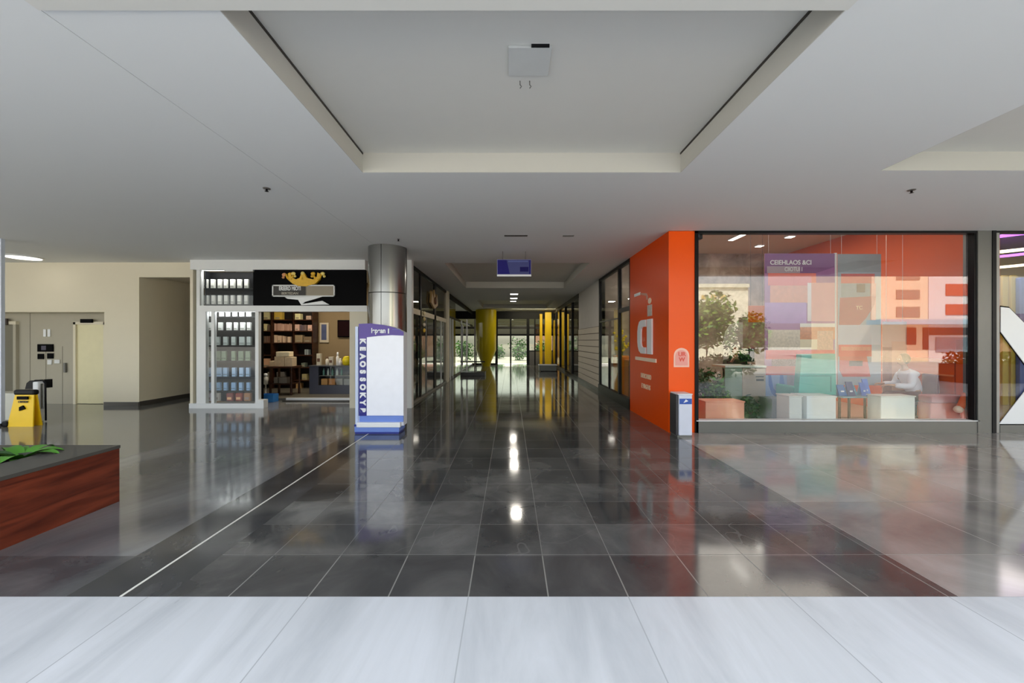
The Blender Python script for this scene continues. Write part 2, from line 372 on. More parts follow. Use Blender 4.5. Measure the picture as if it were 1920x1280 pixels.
wall_plate('socket_plate', 103, 113, 674, 681, wd, .02, frame_white, 'small white oblong socket plate right of the square one', 'socket')
wall_plate('pull_handle', 122.5, 126, 680, 698, wd, .05, grey_metal, 'short upright grey handle on the wall left of the cream lift door', 'handle')

# ---- disc light, left
dl = thing('ceiling_light', (-11.0, 9.08, 3.5), 'round bright white ceiling light near the far left wall', 'ceiling light')
m = MB(); m.lathe([(.0, -.03), (.29, -.03), (.31, -.02), (.32, 0)], (-11.05, 9.08, 3.5), frame_white); m.build('rim', dl)
m = MB(); m.lathe([(.0, -.038), (.28, -.036), (.285, -.03)], (-11.05, 9.08, 3.5), mat('disc_glow', (255, 255, 250), .5, emit=(255, 250, 240), es=2.0)); m.build('diffuser', dl)

# ---- entrance post at the left edge
m = MB(); m.box(-9.62, -9.50, 7.46, 7.52, 0, 3.5, mat('pale_post', (206, 214, 226), .3)); m.box(-10.2, -9.50, 7.3, 7.7, 0, .05, grey_metal); struct(m, 'trim_2')

# ================================================================= LEFT SHOP
SY = 9.45
m = MB()
m.box(-7.57, -7.50, SY, SY + .25, 0, 3.5, cream)
m.box(-7.50, -7.42, SY + .1, SY + .25, .12, 3.4, black_metal)
m.box(-7.42, -7.34, SY, SY + .12, 0, 3.4, frame_white)
m.box(-7.34, -7.20, SY, SY + .10, .1, 2.33, frame_white)
m.box(-7.55, -3.43, SY - .02, SY + .2, 3.27, 3.5, frame_white)
m.box(-7.40, -3.38, SY - .02, SY + .12, 2.28, 2.42, frame_white)
m.box(-3.80, -3.38, SY, SY + .18, 0, 2.28, cream)
m.box(-7.57, -5.86, SY - .03, SY + .12, -.01, .115, frame_white)
m.box(-6.03, -5.95, SY, SY + .1, .1, 2.30, frame_white)
m.box(-7.07, -7.00, SY, SY + .08, .1, 2.30, frame_white)
m.box(-5.96, -5.80, SY - .05, SY + .12, 0, .20, frame_white)
m.box(-6.75, -6.08, SY - .01, SY + .04, 3.23, 3.27, frame_white); struct(m, 'trim_shopfront')
fp = thing('shop_fascia', (-4.7, SY, 2.42), 'black shop fascia panel carrying the gold crown', 'fascia')
m = MB(); m.box(-6.10, -3.43, SY + .04, SY + .10, 2.42, 3.27, black_panel); m.build('panel', fp)
# crown
cr_m = mat('gold', (226, 178, 44), .35, noise=.2, nscale=20); cr_l = mat('light_gold', (236, 214, 120), .35)
def PS(pts, D): return [(X_at(a, D), Z_at(bb, D)) for a, bb in pts]
cw = thing('crown_emblem', (X_at(570, SY), SY, Z_at(536, SY)), 'gold crown with curled arms above the shop name board', 'emblem')
m = MB(); m.prism(PS([(541, 513), (545, 511), (548, 520), (556, 524), (563, 521), (566, 513), (571, 512), (576, 521), (588, 524), (595, 519), (596, 511), (601, 513), (600, 524), (592, 532), (581, 535), (575, 537), (560, 536), (550, 532), (543, 526)], SY), 'y', SY - .03, SY + .04, cr_m); m.build('crown_band', cw)
for i, (a, bb, mm) in enumerate(((533, 515, mat('rose_gold', (214, 150, 100), .4)), (550, 513, cr_l), (587, 513, cr_m), (605, 513, cr_l))):
    q = MB(); q.ball((X_at(a, SY), SY, Z_at(bb, SY)), .055, mm, (1, .5, .8)); q.ball((X_at(a + (3 if i % 2 else -2), SY), SY, Z_at(bb + 5, SY)), .035, mm, (1, .5, .8)); q.build('crown_tip', cw)
for pts in (((543, 524), (539, 520), (537, 514)), ((547, 524), (549, 519), (551, 515)), ((568, 524), (568, 517), (568, 512)), ((592, 524), (590, 519), (587, 515)), ((596, 524), (601, 520), (603, 514))):
    q = MB(); q.tube([(X_at(a, SY), SY - .01, Z_at(bb, SY)) for a, bb in pts], .03, cr_m, 8, .02); q.build('crown_arm', cw)
q = MB(); q.ball((X_at(568, SY), SY - .01, Z_at(513, SY)), .05, cr_l, (1, .5, 1)); q.build('crown_tip', cw)
nb = thing('name_board', (X_at(569, SY), SY, Z_at(560, SY)), 'silver framed oblong name board under the gold crown', 'sign')
m = MB(); x0, x1, z0, z1 = X_at(511, SY), X_at(628, SY), Z_at(556, SY), Z_at(534, SY)
for q in ((x0, x1, z0, z0 + .025), (x0, x1, z1 - .025, z1), (x0, x0 + .025, z0, z1), (x1 - .025, x1, z0, z1)): m.box(q[0], q[1], SY - .02, SY + .04, q[2], q[3], frame_white)
m.build('frame', nb)
m = MB(); m.box(x0, x1, SY, SY + .03, z0, z1, mat('board_grey', (120, 112, 98), .5)); m.box(X_at(575, SY), x1 - .03, SY - .005, SY + .01, z0 + .02, z1 - .02, mat('board_tan', (150, 140, 122), .5)); m.box(x0 + .03, X_at(573, SY), SY - .004, SY + .01, z0 + .03, z1 - .03, mat('board_dark', (46, 42, 38), .5)); m.build('board', nb)
text('EREERD MIOTI', nb, .13, (X_at(544, SY), SY - .01, Z_at(541, SY)), FRONT, letter_white, sx=.62)
text('BERTEDAN', nb, .08, (X_at(544, SY), SY - .01, Z_at(550, SY)), FRONT, mat('grey_letter', (170, 164, 150), .5), sx=1.0)
m = MB(); m.prism(PS([(535, 557), (605, 556), (590, 561), (572, 566), (568, 570), (605, 564), (618, 571), (566, 572), (560, 562), (540, 560)], SY), 'y', SY - .03, SY, letter_white); m.build('underline', nb)

# glass of the display window
m = MB(); m.box(-7.2, -6.03, SY + .03, SY + .04, .115, 2.29, glass_clear); m.box(-7.34, -6.1, SY + .03, SY + .04, 2.42, 3.27, glass_clear); o = struct(m, 'window_1')
# display racks and their packets
area_light('rack_fill_light', (-6.72, 9.50, 3.22), 1.2, .05, 7, (1, .98, .95), (math.radians(68), 0, 0)); area_light('rack_fill_light', (-6.6, 9.50, 2.26), 1.1, .05, 7, (.95, .98, 1), (math.radians(68), 0, 0))  # added to brighten the packets; only the upper one has a light bar
rk = thing('display_rack', (-6.65, SY + .35, .12), 'tall black display rack filling the left shop window', 'rack')
m = MB(); m.box(-7.33, -6.05, SY + .3, SY + .36, .12, 3.26, black_panel); m.build('back_board', rk)
shelf_z = [Z_at(y, 9.6) for y in (540, 570, 593, 619, 647, 676, 706, 732, 757)]
shm = mat('rack_shelf', (18, 19, 22), .6, ior=1.2)
for z in shelf_z:
    m = MB(); m.bbox(-7.33, -6.05, SY + .16, SY + .30, z - .02, z, shm, .004); o = m.build('shelf', rk)
    m = MB(); m.box(-7.32, -6.06, SY + .148, SY + .158, z - .018, z - .002, mat('price_rail', (26, 26, 29), .6, ior=1.2)); m.build('price_rail', o)
for sx_ in (-7.33, -6.07):
    m = MB(); m.box(sx_, sx_ + .02, SY + .14, SY + .3, .12, 3.26, shm); m.build('side_panel', rk)
rows = [('topmost', 540, (228, 228, 224), 17, [384, 397, 410, 421, 434, 447, 460]),
        ('second', 570, (222, 222, 220), 17, [385, 398, 410, 422, 434, 447, 460]),
        ('third', 593, (216, 216, 214), 10, [392, 413, 425, 438, 451, 464]),
        ('fourth', 619, (238, 240, 238), 15, [392, 411, 427, 440, 453, 465]),
        ('fifth', 647, (196, 206, 206), 16, [391, 406, 421, 436, 452, 465]),
        ('sixth', 676, (136, 156, 132), 18, [390, 408, 418, 436, 450, 463]),
        ('seventh', 706, (176, 204, 238), 17, [391, 409, 421, 437, 451, 463]),
        ('eighth', 732, (150, 188, 232), 15, [391, 408, 421, 436, 450, 464])]
ordn = ['first', 'second', 'third', 'fourth', 'fifth', 'sixth', 'seventh']
for (rn, py, colr, h, cols) in rows:
    z = Z_at(py, 9.6); hh = h * 9.6 / F
    cname = {'topmost': 'grey white', 'second': 'grey white', 'third': 'white', 'fourth': 'bright white', 'fifth': 'pale grey', 'sixth': 'grey green', 'seventh': 'light blue', 'eighth': 'sky blue'}[rn]
    for i, px in enumerate(cols):
        j = random.uniform(-14, 8); cm = mat('packet_%s_%d' % (rn, i % 3), tuple(max(0, min(255, v + j)) for v in colr), .45)
        wd_ = random.uniform(.075, .105) * (1.25 if rn in ('sixth', 'fifth', 'seventh') else 1)
        x = X_at(px, 9.6)
        q = MB(); q.bbox(x - wd_ / 2, x + wd_ / 2, SY + .17, SY + .23, z, z + hh, cm, .006, random.uniform(-.12, .12))
        o = tag(q.build('packet', None, (x, SY + .2, z)), '%s packet, %s from the left on the %s shelf of the black window rack' % (cname, ordn[i], rn), 'packet', 'packets in the black window rack')
        if h > 12:
            q = MB(); lm = mat('packet_band_%s' % rn, tuple(v * .72 for v in colr), .5)
            q.box(x - wd_ * .36, x + wd_ * .36, SY + .155, SY + .172, z + hh * .2, z + hh * .3, lm); q.build('printed_band', o)
# red bags on the rack floor
for i, (a, c_, col_, nm) in enumerate(((384, 390, (190, 180, 190), 'pale lilac'), (404, 9, (214, 208, 202), 'cream white'), (430, 14, (120, 40, 32), 'dark red'), (447, 14, (142, 52, 36), 'red and orange'), (463, 10, (160, 110, 70), 'tan'))):
    x = X_at(a + (6 if i == 0 else 0), 9.6); z = .14
    bg_ = thing('gift_bag', (x, SY + .2, z), '%s bag, %s from the left on the bottom shelf of the window rack' % (nm, ordn[i]), 'bag', 'bags on the bottom shelf of the window rack')
    q = MB(); q.bbox(x - .08, x + .08, SY + .15, SY + .24, z, z + .2, mat('bag_%d' % i, col_, .5), .02); q.build('bag_body', bg_)
    q = MB(); q.bbox(x - .05, x + .05, SY + .142, SY + .15, z + .04, z + .10, mat('bag_label_%d' % i, (226, 170, 124) if i in (2, 3) else (150, 130, 120), .5), .003); q.build('bag_label', bg_)
    q = MB(); q.tube([(x - .04, SY + .2, z + .19), (x - .03, SY + .2, z + .23), (x + .03, SY + .2, z + .23), (x + .04, SY + .2, z + .19)], .005, black_metal, 6); q.build('handle', bg_)

# shop room
sw = mat('shop_wall', (136, 116, 84), .7)
m = MB(); m.box(-8.3, -3.2, 13.2, 13.4, 0, 3.5, sw); m.box(-7.6, -7.57, SY + .25, 11.0, 0, 3.5, sw); m.box(-8.25, -7.57, 11.0, 11.04, 0, 3.5, sw); m.box(-8.3, -8.25, 11.0, 13.2, 0, 3.5, sw); m.box(-3.3, -3.2, 11.6, 13.3, 0, 3.5, sw); struct(m, 'wall_shop_back')
m = MB(); m.box(-7.57, -2.6, 10.65, 11.04, 0, .06, mat('shop_floor', (96, 92, 82), .3)); m.box(-8.25, -2.6, 11.04, 13.2, 0, .06, mat('shop_floor', (96, 92, 82), .3)); m.box(-5.95, -3.3, 10.6, 10.66, 0, .075, frame_white); struct(m, 'floor_shop')
m = MB(); m.bbox(-5.95, -3.3, 10.42, 10.52, .0, .03, mat('rail_dark', (40, 38, 34), .4), .006); struct(m, 'trim_door_track')
area_light('shop_lamp', (-5.6, 11.3, 3.42), 2.4, 1.2, 75, (1, .88, .70))

# bookshelf at the back, three bays
BD = 12.9
wd_dark = wood('dark_wood', (44, 24, 16), (70, 40, 26), (1, 1, 6))
bays = [(488, 511), (514, 551), (553, 588)]
lv_py = [(576, 599), (601, 620), (624, 642), (645, 665), (668, 688), (692, 712), (716, 734)]
def bkz(py): return Z_at(py, BD)
for bi, (a, bb) in enumerate(bays):
    x0, x1 = X_at(a, BD) - .03, X_at(bb, BD) + .03
    bs = thing('bookshelf', ((x0 + x1) / 2, BD + .1, .06), ['narrow dark wood bookshelf at the left of the shop back wall', 'wide dark wood bookshelf behind the piled table', 'dark wood bookshelf right of the other two, beside the white picture'][bi], 'bookshelf', 'bookshelves along the shop back wall')
    for s_ in (x0, x1 - .03):
        q = MB(); q.box(s_, s_ + .03, BD - .1, BD + .25, .06, 2.95, wd_dark); q.build('side_panel', bs)
    q = MB(); q.box(x0 + .03, x1 - .03, BD + .23, BD + .25, .06, 2.95, mat('shelf_back', (26, 16, 12), .6)); q.build('back_panel', bs)
    for (t_, b_) in lv_py:
        q = MB(); q.box(x0 + .03, x1 - .03, BD - .08, BD + .23, bkz(b_) - .03, bkz(b_), wd_dark); q.build('shelf', bs)
# contents: (bay, level, list of (px0, px1, py_top, rgb, name, description))
lvn = ['top', 'second', 'third', 'fourth', 'fifth', 'sixth', 'lowest']; bayn = ['narrow left', 'wide middle', 'right']
def goods(bi, li, px0, px1, top, rgb, nm, desc, cat, grp=None):
    bot = bkz(lv_py[li][1]); x0, x1 = X_at(px0, BD), X_at(px1, BD)
    q = MB(); q.bbox(x0, x1, BD - .04, BD + .14, bot, bkz(top), mat('g_%s_%d_%d_%d' % (nm, *[int(v) for v in rgb]), rgb, .55, noise=.15), .006)
    o = q.build(nm, None, ((x0 + x1) / 2, BD, bot)); tag(o, '%s on the %s shelf of the %s bookshelf' % (desc, lvn[li], bayn[bi]), cat, grp)
    if x1 - x0 > .12:
        q = MB(); q.bbox(x0 + (x1 - x0) * .2, x1 - (x1 - x0) * .25, BD - .046, BD - .04, bot + .03, bot + .07, mat('goods_tag', (150, 140, 120), .5), .001); q.build('box_label', o)
    return o
goods(0, 0, 489, 508, 585, (214, 208, 158), 'storage_box', 'large pale cream box', 'box')
goods(1, 0, 515, 529, 585, (206, 172, 72), 'storage_box', 'mustard yellow box', 'box')
goods(2, 0, 554, 564, 588, (222, 214, 160), 'storage_box', 'upright cream box', 'box')
goods(2, 0, 575, 584, 592, (190, 160, 140), 'storage_box', 'small patterned pink box', 'box')
goods(0, 1, 489, 501, 607, (216, 206, 156), 'storage_box', 'pale cream box', 'box')
goods(0, 1, 503, 507, 609, (110, 90, 76), 'storage_box', 'slim brown box', 'box')
for i in range(11):
    j = random.uniform(-26, 20)
    goods(1, 1, 515.5 + i * 3.05, 518.2 + i * 3.05, 607 + random.uniform(-1, 1), (200 + j, 160 + j, 140 + j), 'book', ordn[i] + ' rose beige book from the left' if i < 7 else ['eighth', 'ninth', 'tenth', 'eleventh'][i - 7] + ' rose beige book from the left', 'book', 'beige books on the second shelf')
goods(2, 1, 554, 562, 608, (214, 176, 158), 'storage_box', 'pink beige box at the left', 'box')
for i in range(4):
    goods(2, 1, 564 + i * 3, 566.6 + i * 3, 609, (96 + i * 8, 84 + i * 5, 92), 'book', ordn[i] + ' dull mauve book from the left', 'book', 'mauve books on the second shelf')
goods(2, 1, 578, 586, 609, (220, 176, 156), 'storage_box', 'pink beige box at the right', 'box')
for i in range(5): goods(0, 2, 489 + i * 3.8, 492.3 + i * 3.8, 630, (96 + i * 6, 88, 74), 'book', ordn[i] + ' drab olive book from the left', 'book', 'drab books on the third shelf')
for i, (a, b_) in enumerate(((515, 520), (521, 528), (531, 534), (540, 546))): goods(1, 2, a, b_, 628 + i, (214, 186, 158), 'folded_cloth', ordn[i] + ' cream folded cloth from the left', 'cloth', 'folded cloths on the third shelf')
for i, (a, b_) in enumerate(((554, 568), (570, 585))): goods(2, 2, a, b_, 628 + 3 * i, (150 - 26 * i, 130 - 26 * i, 100 - 20 * i), 'storage_box', ('left' if i == 0 else 'right') + ' khaki tan box', 'box')
for i, (a, b_) in enumerate(((528, 536), (538, 547))): goods(1, 3, a, b_, 660, (96, 100, 84), 'storage_box', ('left' if i == 0 else 'right') + ' low grey green box', 'box')
for i, (a, b_) in enumerate(((572, 575), (576, 579))): goods(2, 3, a, b_, 655, (140, 150, 150), 'bottle', ('left' if i == 0 else 'right') + ' slim grey bottle', 'bottle')
goods(0, 4, 491, 510, 672, (222, 176, 142), 'storage_box', 'salmon pink box', 'box')
goods(2, 4, 566, 573, 680, (110, 120, 108), 'storage_box', 'small grey green box', 'box')
goods(2, 5, 567, 576, 701, (170, 158, 112), 'storage_box', 'striped khaki box', 'box')
goods(2, 6, 556, 565, 718, (190, 150, 100), 'storage_box', 'tan carton', 'box')
goods(0, 5, 503, 510, 697, (150, 146, 130), 'storage_box', 'upright grey carton', 'box')
goods(1, 5, 520, 534, 697, (110, 108, 104), 'storage_box', 'wide dark grey carton', 'box')

# centre table with its pile
TD = 11.4
tb = thing('display_table', (X_at(533, TD), TD, .06), 'dark display table piled with cream boxes in the shop', 'table')
tx0, tx1, tz = X_at(509, TD), X_at(556, TD), Z_at(686, TD)
m = MB(); m.bbox(tx0, tx1, TD - .25, TD + .3, tz - .05, tz, wd_dark, .01); m.build('table_top', tb)
for lx in (tx0 + .05, tx1 - .08):
    for ly in (TD - .2, TD + .22):
        m = MB(); m.bbox(lx, lx + .05, ly, ly + .05, .06, tz - .05, wd_dark, .005); m.build('leg', tb)
m = MB(); m.bbox(tx0 + .04, tx1 - .04, TD - .2, TD + .25, .36, .39, wd_dark, .005); m.build('lower_shelf', tb)
pile = [(511, 521, 676, 686, 'low cream box at the left end'), (520, 538, 668, 686, 'broad cream box in the middle'), (523, 547, 659, 668, 'bright white carton on top'), (539, 553, 669, 686, 'cream box at the right end'), (531, 541, 665, 668, 'flat cream packet under the top carton')]
for i, (a, b_, t_, bo, ds) in enumerate(pile):
    if i == 4: continue
    q = MB(); x0, x1 = X_at(a, TD), X_at(b_, TD); q.bbox(x0, x1, TD - .15, TD + .1, Z_at(bo, TD), Z_at(t_, TD), mat('pile_%d' % i, (236, 222, 190) if i == 2 else (212, 190, 158), .6, noise=.2, nscale=12), .008, random.uniform(-.05, .05))
    tag(q.build('carton', None, ((x0 + x1) / 2, TD, Z_at(bo, TD))), ds + ' of the pile on the dark display table', 'carton', 'cartons piled on the display table')
# small cartons on the lower shelf
for i, (a, b_) in enumerate(((517, 524), (527, 541))):
    q = MB(); x0, x1 = X_at(a, TD), X_at(b_, TD); q.bbox(x0, x1, TD - .1, TD + .1, .39, .56, mat('lowc_%d' % i, (128, 120, 108), .6), .006)
    tag(q.build('carton', None, ((x0 + x1) / 2, TD, .39)), ('small' if i == 0 else 'wide') + ' dull grey carton on the lower shelf of the display table', 'carton')
# white figurines left
FD = 11.0
for i, (px, zb, zt, ds) in enumerate(((489.5, 735, 664, 'tall white bottle stand just inside the shop door'), (494, 737, 700, 'short pale bottle on the shop floor by the blue crate'))):
    x = X_at(px, FD); z0, z1 = .06, Z_at(zt, FD)
    fo = thing('bottle_stand', (x, FD + i * .1, z0), ds, 'bottle'); h = z1 - z0
    m = MB(); m.lathe([(.09, 0), (.09, .02), (.02, .04), (.02, h * .5), (.06, h * .52), (.065, h * .8), (.03, h * .86)], (x, FD + i * .1, z0), mat('pale_bottle', (186, 184, 176), .4), 16); m.build('bottle_body', fo)
    m = MB(); m.lathe([(.03, h * .86), (.045, h * .88), (.045, h * .98), (.0, h)], (x, FD + i * .1, z0), letter_white, 16); m.build('cap', fo)
# blue crate
bc = thing('storage_crate', (X_at(501, 10.5), 10.5, 0), 'open blue plastic crate on the floor in the shop doorway', 'crate')
x0, x1 = X_at(488, 10.4), X_at(514, 10.4); bl = mat('blue_plastic', (52, 124, 196), .4)
m = MB(); m.box(x0, x1, 10.35, 10.6, .0, .02, bl)
for q in ((x0, x1, 10.35, 10.37), (x0, x1, 10.58, 10.6), (x0, x0 + .02, 10.37, 10.58), (x1 - .02, x1, 10.37, 10.58)): m.box(*q, .02, .2, bl)
m.build('crate_body', bc)
m = MB(); m.box(x0 - .012, x1 + .012, 10.338, 10.35, .18, .205, bl); m.build('rim', bc)
m = MB(); m.bbox(x0 + .12, x0 + .2, 10.345, 10.35, .03, .07, mat('pale_blue_label', (160, 196, 226), .4), .001); m.build('crate_label', bc)
# counter
KD = 11.5
cx0, cx1, cz = X_at(580, KD), X_at(664, KD), Z_at(687, KD)
ct = thing('shop_counter', ((cx0 + cx1) / 2, KD, .06), 'slate grey shop counter with a glass front display', 'counter')
slate = mat('slate_laminate', (64, 66, 80), .4)
gx0 = X_at(597, KD)
m = MB(); m.box(cx0, gx0, KD, KD + .5, .06, cz, slate); m.box(gx0, cx1, KD, KD + .5, .06, Z_at(722, KD), slate); m.box(gx0, cx1, KD + .44, KD + .5, Z_at(722, KD), cz, slate); m.build('counter_body', ct)
m = MB(); m.bbox(cx0 - .02, cx1 + .02, KD - .02, KD + .52, cz, cz + .03, mat('counter_top', (70, 72, 76), .3), .006); m.build('counter_top', ct)
m = MB(); m.box(gx0, cx1, KD + .004, KD + .012, Z_at(722, KD), cz, glass_clear); m.build('glass_front', ct)
m = MB(); m.box(gx0, cx1, KD + .05, KD + .42, Z_at(705, KD), Z_at(705, KD) + .012, mat('display_shelf', (176, 170, 158), .4)); m.build('shelf', ct)
for i in range(5):
    x = gx0 + .08 + i * .13; z = Z_at(705, KD) + .012
    q = MB(); q.lathe([(.028, 0), (.03, .01), (.03, .13), (.012, .16), (.012, .2), (0, .2)], (x, KD + .16, z), mat('bottle_green_%d' % (i % 2), (96, 146, 132) if i % 2 == 0 else (214, 224, 218), .3), 14)
    tag(q.build('bottle', None, (x, KD + .16, z)), '%s bottle, %s from the left behind the counter glass' % ('green' if i % 2 == 0 else 'frosted white', ordn[i]), 'bottle', 'bottles behind the counter glass')
for i in range(4):
    x = gx0 + .12 + i * .22; z = Z_at(722, KD)
    q = MB(); q.bbox(x - .09, x + .09, KD + .1, KD + .25, z, z + .18, mat('cbox_%d' % i, [(214, 160, 96), (206, 138, 72), (150, 146, 138), (140, 138, 134)][i], .5), .006)
    tag(q.build('product_box', None, (x, KD + .17, z)), '%s box, %s from the left at the bottom of the counter display' % (['orange tan', 'orange brown', 'warm grey', 'cool grey'][i], ordn[i]), 'box', 'boxes at the bottom of the counter display')
for i, (a, tp, rgb, ds) in enumerate(((594, 663, (218, 208, 184), 'tall cream carton at the left end'), (609, 668, (214, 206, 190), 'cream pot of brushes'), (617, 669, (206, 196, 176), 'tan upright packet'), (629, 660, (232, 230, 226), 'tall white bottle'), (634, 672, (214, 210, 212), 'short white jar'), (646, 668, (228, 206, 20), 'round bright yellow tub'))):
    x = X_at(a, KD); z = cz + .03; h = Z_at(tp, KD) - z
    it = thing('counter_item', (x, KD + .15, z), ds + ' standing on the slate shop counter', ['carton', 'pot', 'packet', 'bottle', 'jar', 'tub'][i])
    it.name = ['carton', 'brush_pot', 'packet', 'bottle', 'jar', 'tub'][i]; WLOC[it.name] = Vector((x, KD + .15, z))
    q = MB(); mm = mat('ci_%d' % i, rgb, .45)
    if i in (0, 2): q.bbox(x - .06, x + .06, KD + .1, KD + .2, z, z + h, mm, .006)
    elif i == 5: q.lathe([(.07, 0), (.11, .03), (.12, h * .6), (.09, h * .85)], (x, KD + .15, z), mm, 20)
    else: q.lathe([(.04, 0), (.045, .01), (.045, h * .6), (.02, h * .72)], (x, KD + .15, z), mm, 16)
    q.build('body', it)
    q = MB()
    if i in (0, 2): q.bbox(x - .04, x + .04, KD + .094, KD + .1, z + h * .3, z + h * .6, mat('ci_label', (110, 80, 60), .5), .001)
    elif i == 1:
        for jx in (-.025, 0, .025): q.tube([(x + jx * .6, KD + .15, z + h * .5), (x + jx * 1.6, KD + .15, z + h)], .008, mat('brush_handle', (90, 60, 44), .5), 6)
    elif i == 5: q.lathe([(.09, h * .85), (.095, h * .9), (.05, h), (0, h)], (x, KD + .15, z), mm, 20)
    else: q.lathe([(.02, h * .72), (.026, h * .75), (.026, h * .97), (0, h)], (x, KD + .15, z), letter_white, 16)
    q.build(['label_panel', 'brushes', 'label_panel', 'cap', 'lid', 'lid'][i], it)
# pictures on the back wall
WD = 13.19
pf = thing('framed_picture', (X_at(608, WD), WD, Z_at(642, WD)), 'narrow white framed blue picture on the shop back wall', 'picture')
m = MB(); m.bbox(X_at(600, WD), X_at(617, WD), WD - .03, WD, Z_at(642, WD), Z_at(605, WD), mat('beige_frame', (196, 184, 162), .5), .008); m.build('frame', pf)
m = MB(); m.box(X_at(603.5, WD), X_at(613, WD), WD - .036, WD - .03, Z_at(637, WD), Z_at(608, WD), mat('blue_picture', (80, 88, 120), .4, noise=.5, nscale=4)); m.build('picture_print', pf)
tv = thing('wall_screen', (X_at(645, WD), WD, Z_at(632, WD)), 'dark wall mounted screen on the shop back wall', 'screen')
m = MB(); m.bbox(X_at(634, WD), X_at(662, WD), WD - .06, WD, Z_at(632, WD), Z_at(600, WD), black_panel, .01); m.build('screen_body', tv)
m = MB(); m.box(X_at(635.5, WD), X_at(660.5, WD), WD - .064, WD - .06, Z_at(630, WD), Z_at(602, WD), mat('screen_off', (34, 18, 20), .15)); m.build('screen_panel', tv)

# ================================================================= COLUMN AND TOTEM
colr = mat('column_metal', (150, 150, 148), .22, metal=.9, noise=.04)
PX, PY, PR = -2.53, 8.25, .385
m = MB(); m.lathe([(PR, 0), (PR, 2.545)], (PX, PY, 0), colr, 64); m.lathe([(PR, 2.56), (PR, 3.5)], (PX, PY, 0), colr, 64); m.lathe([(PR - .01, 2.54), (PR - .01, 2.565)], (PX, PY, 0), black_metal, 64)
for k in range(4):
    a = math.radians(-92 + 90 * k); m.tube([(PX + (PR - .001) * math.cos(a), PY + (PR - .001) * math.sin(a), 0), (PX + (PR - .001) * math.cos(a), PY + (PR - .001) * math.sin(a), 3.5)], .005, black_metal, 6)
tag(m.build('round_column', None, (PX, PY, 0)), 'round grey metal clad column behind the purple totem', 'column')

TD = 6.95
tt = thing('information_totem', (-2.3, TD + .15, 0), 'white and purple information totem standing before the round column', 'totem')
tw = mat('totem_white', (226, 230, 240), .3); tbl = mat('totem_blue', (112, 140, 214), .35); tnavy = mat('totem_navy', (40, 52, 140), .4)
def TX(px): return X_at(px, TD)
def TZ(py): return Z_at(py, TD)
m = MB(); m.prism([(TX(671), .12), (TX(757), .12), (TX(757), TZ(623)), (TX(740), TZ(614)), (TX(720), TZ(609)), (TX(695), TZ(606)), (TX(673), TZ(607))], 'y', TD, TD + .22, tw); m.build('body', tt)
m = MB(); m.prism([(TX(688), TZ(632)), (TX(710), TZ(629.5)), (TX(735), TZ(628)), (TX(757), TZ(629)), (TX(757), TZ(622)), (TX(740), TZ(614)), (TX(720), TZ(609)), (TX(695), TZ(606)), (TX(673), TZ(607)), (TX(673), TZ(640)), (TX(688), TZ(640))], 'y', TD - .012, TD, purple); hp_ = m.build('header_panel', tt)
m = MB(); m.box(TX(673), TX(687.5), TD - .012, TD, TZ(779), TZ(640), deep_blue); sb_ = m.build('side_band', tt)
m = MB(); m.prism([(TX(688.5), TZ(632.5)), (TX(710), TZ(630)), (TX(735), TZ(628.5)), (TX(757), TZ(629.5)), (TX(757), TZ(778)), (TX(688.5), TZ(778))], 'y', TD - .02, TD, mat('totem_panel', (232, 234, 242), .25, emit=(226, 232, 245), es=.1)); m.build('display_panel', tt)
m = MB(); m.box(TX(675), TX(757), TD - .03, TD, TZ(790), TZ(779), tbl); m.build('lower_trim', tt)
m = MB(); m.bbox(TX(672), TX(753), TD - .10, TD + .2, TZ(799), TZ(790), letter_white, .01); m.build('step', tt)
m = MB(); m.bbox(TX(668), TX(751), TD - .09, TD + .3, 0.025, TZ(797.5), tbl, .01); m.box(TX(669), TX(750), TD - .08, TD + .28, 0, .03, tnavy); m.build('base', tt)
m = MB(); m.box(TX(667), TX(672), TD - .02, TD + .2, .1, TZ(612), mat('totem_edge', (196, 210, 240), .35)); m.build('edge_strip', tt)
m = MB(); m.ball((TX(670), TD - .1, TZ(795)), .02, tnavy); m.build('bolt', tt)
text('lepean', hp_, .12, (TX(710), TD - .016, TZ(620)), FRONT, letter_white, sx=.8, bold=.03); text('I', hp_, .12, (TX(729), TD - .016, TZ(621)), FRONT, letter_white, sx=1.2)
m = MB(); m.box(TX(736), TX(752), TD - .016, TD - .01, TZ(617.5), TZ(617), tbl); m.build('thin_line', tt)
for i, ch in enumerate('KEAOSSOKYB'):
    text(ch, sb_, .125, (TX(680.5), TD - .016, TZ(639 + i * 14.4)), (math.radians(90), math.radians(90), 0), letter_white, 'letter', sx=1, bold=.07)

# ================================================================= PLANTER, SIGN, TURNSTILE (left)
plw = wood('planter_wood', (78, 30, 16), (120, 54, 32), (.6, .6, 7), .35)
pl = thing('planter', (-5.4, 3.4, 0), 'low reddish wooden planter with a stone rim at the left edge', 'planter')
m = MB(); px1, px0, py0, py1, ph = -3.89, -7.2, 2.2, 3.98, .56
m.box(px1 - .04, px1, py0, py1, 0, ph - .03, plw); m.box(px0, px1 - .04, py1 - .04, py1, 0, ph - .03, plw); m.box(px0, px1 - .04, py0, py0 + .04, 0, ph - .03, plw); m.box(px0, px0 + .04, py0 + .04, py1 - .04, 0, ph - .03, plw)
m.build('wooden_case', pl)
rim = mat('stone_rim', (72, 70, 64), .5, noise=.15)
m = MB(); rw = .42
m.box(px1 - rw, px1 + .01, py0, py1, ph - .03, ph, rim); m.box(px0, px1 - rw, py1 - .3, py1, ph - .03, ph, rim); m.box(px0, px1 - rw, py0, py0 + .3, ph - .03, ph, rim); m.box(px0, px0 + rw, py0 + .3, py1 - .3, ph - .03, ph, rim); m.build('rim', pl)
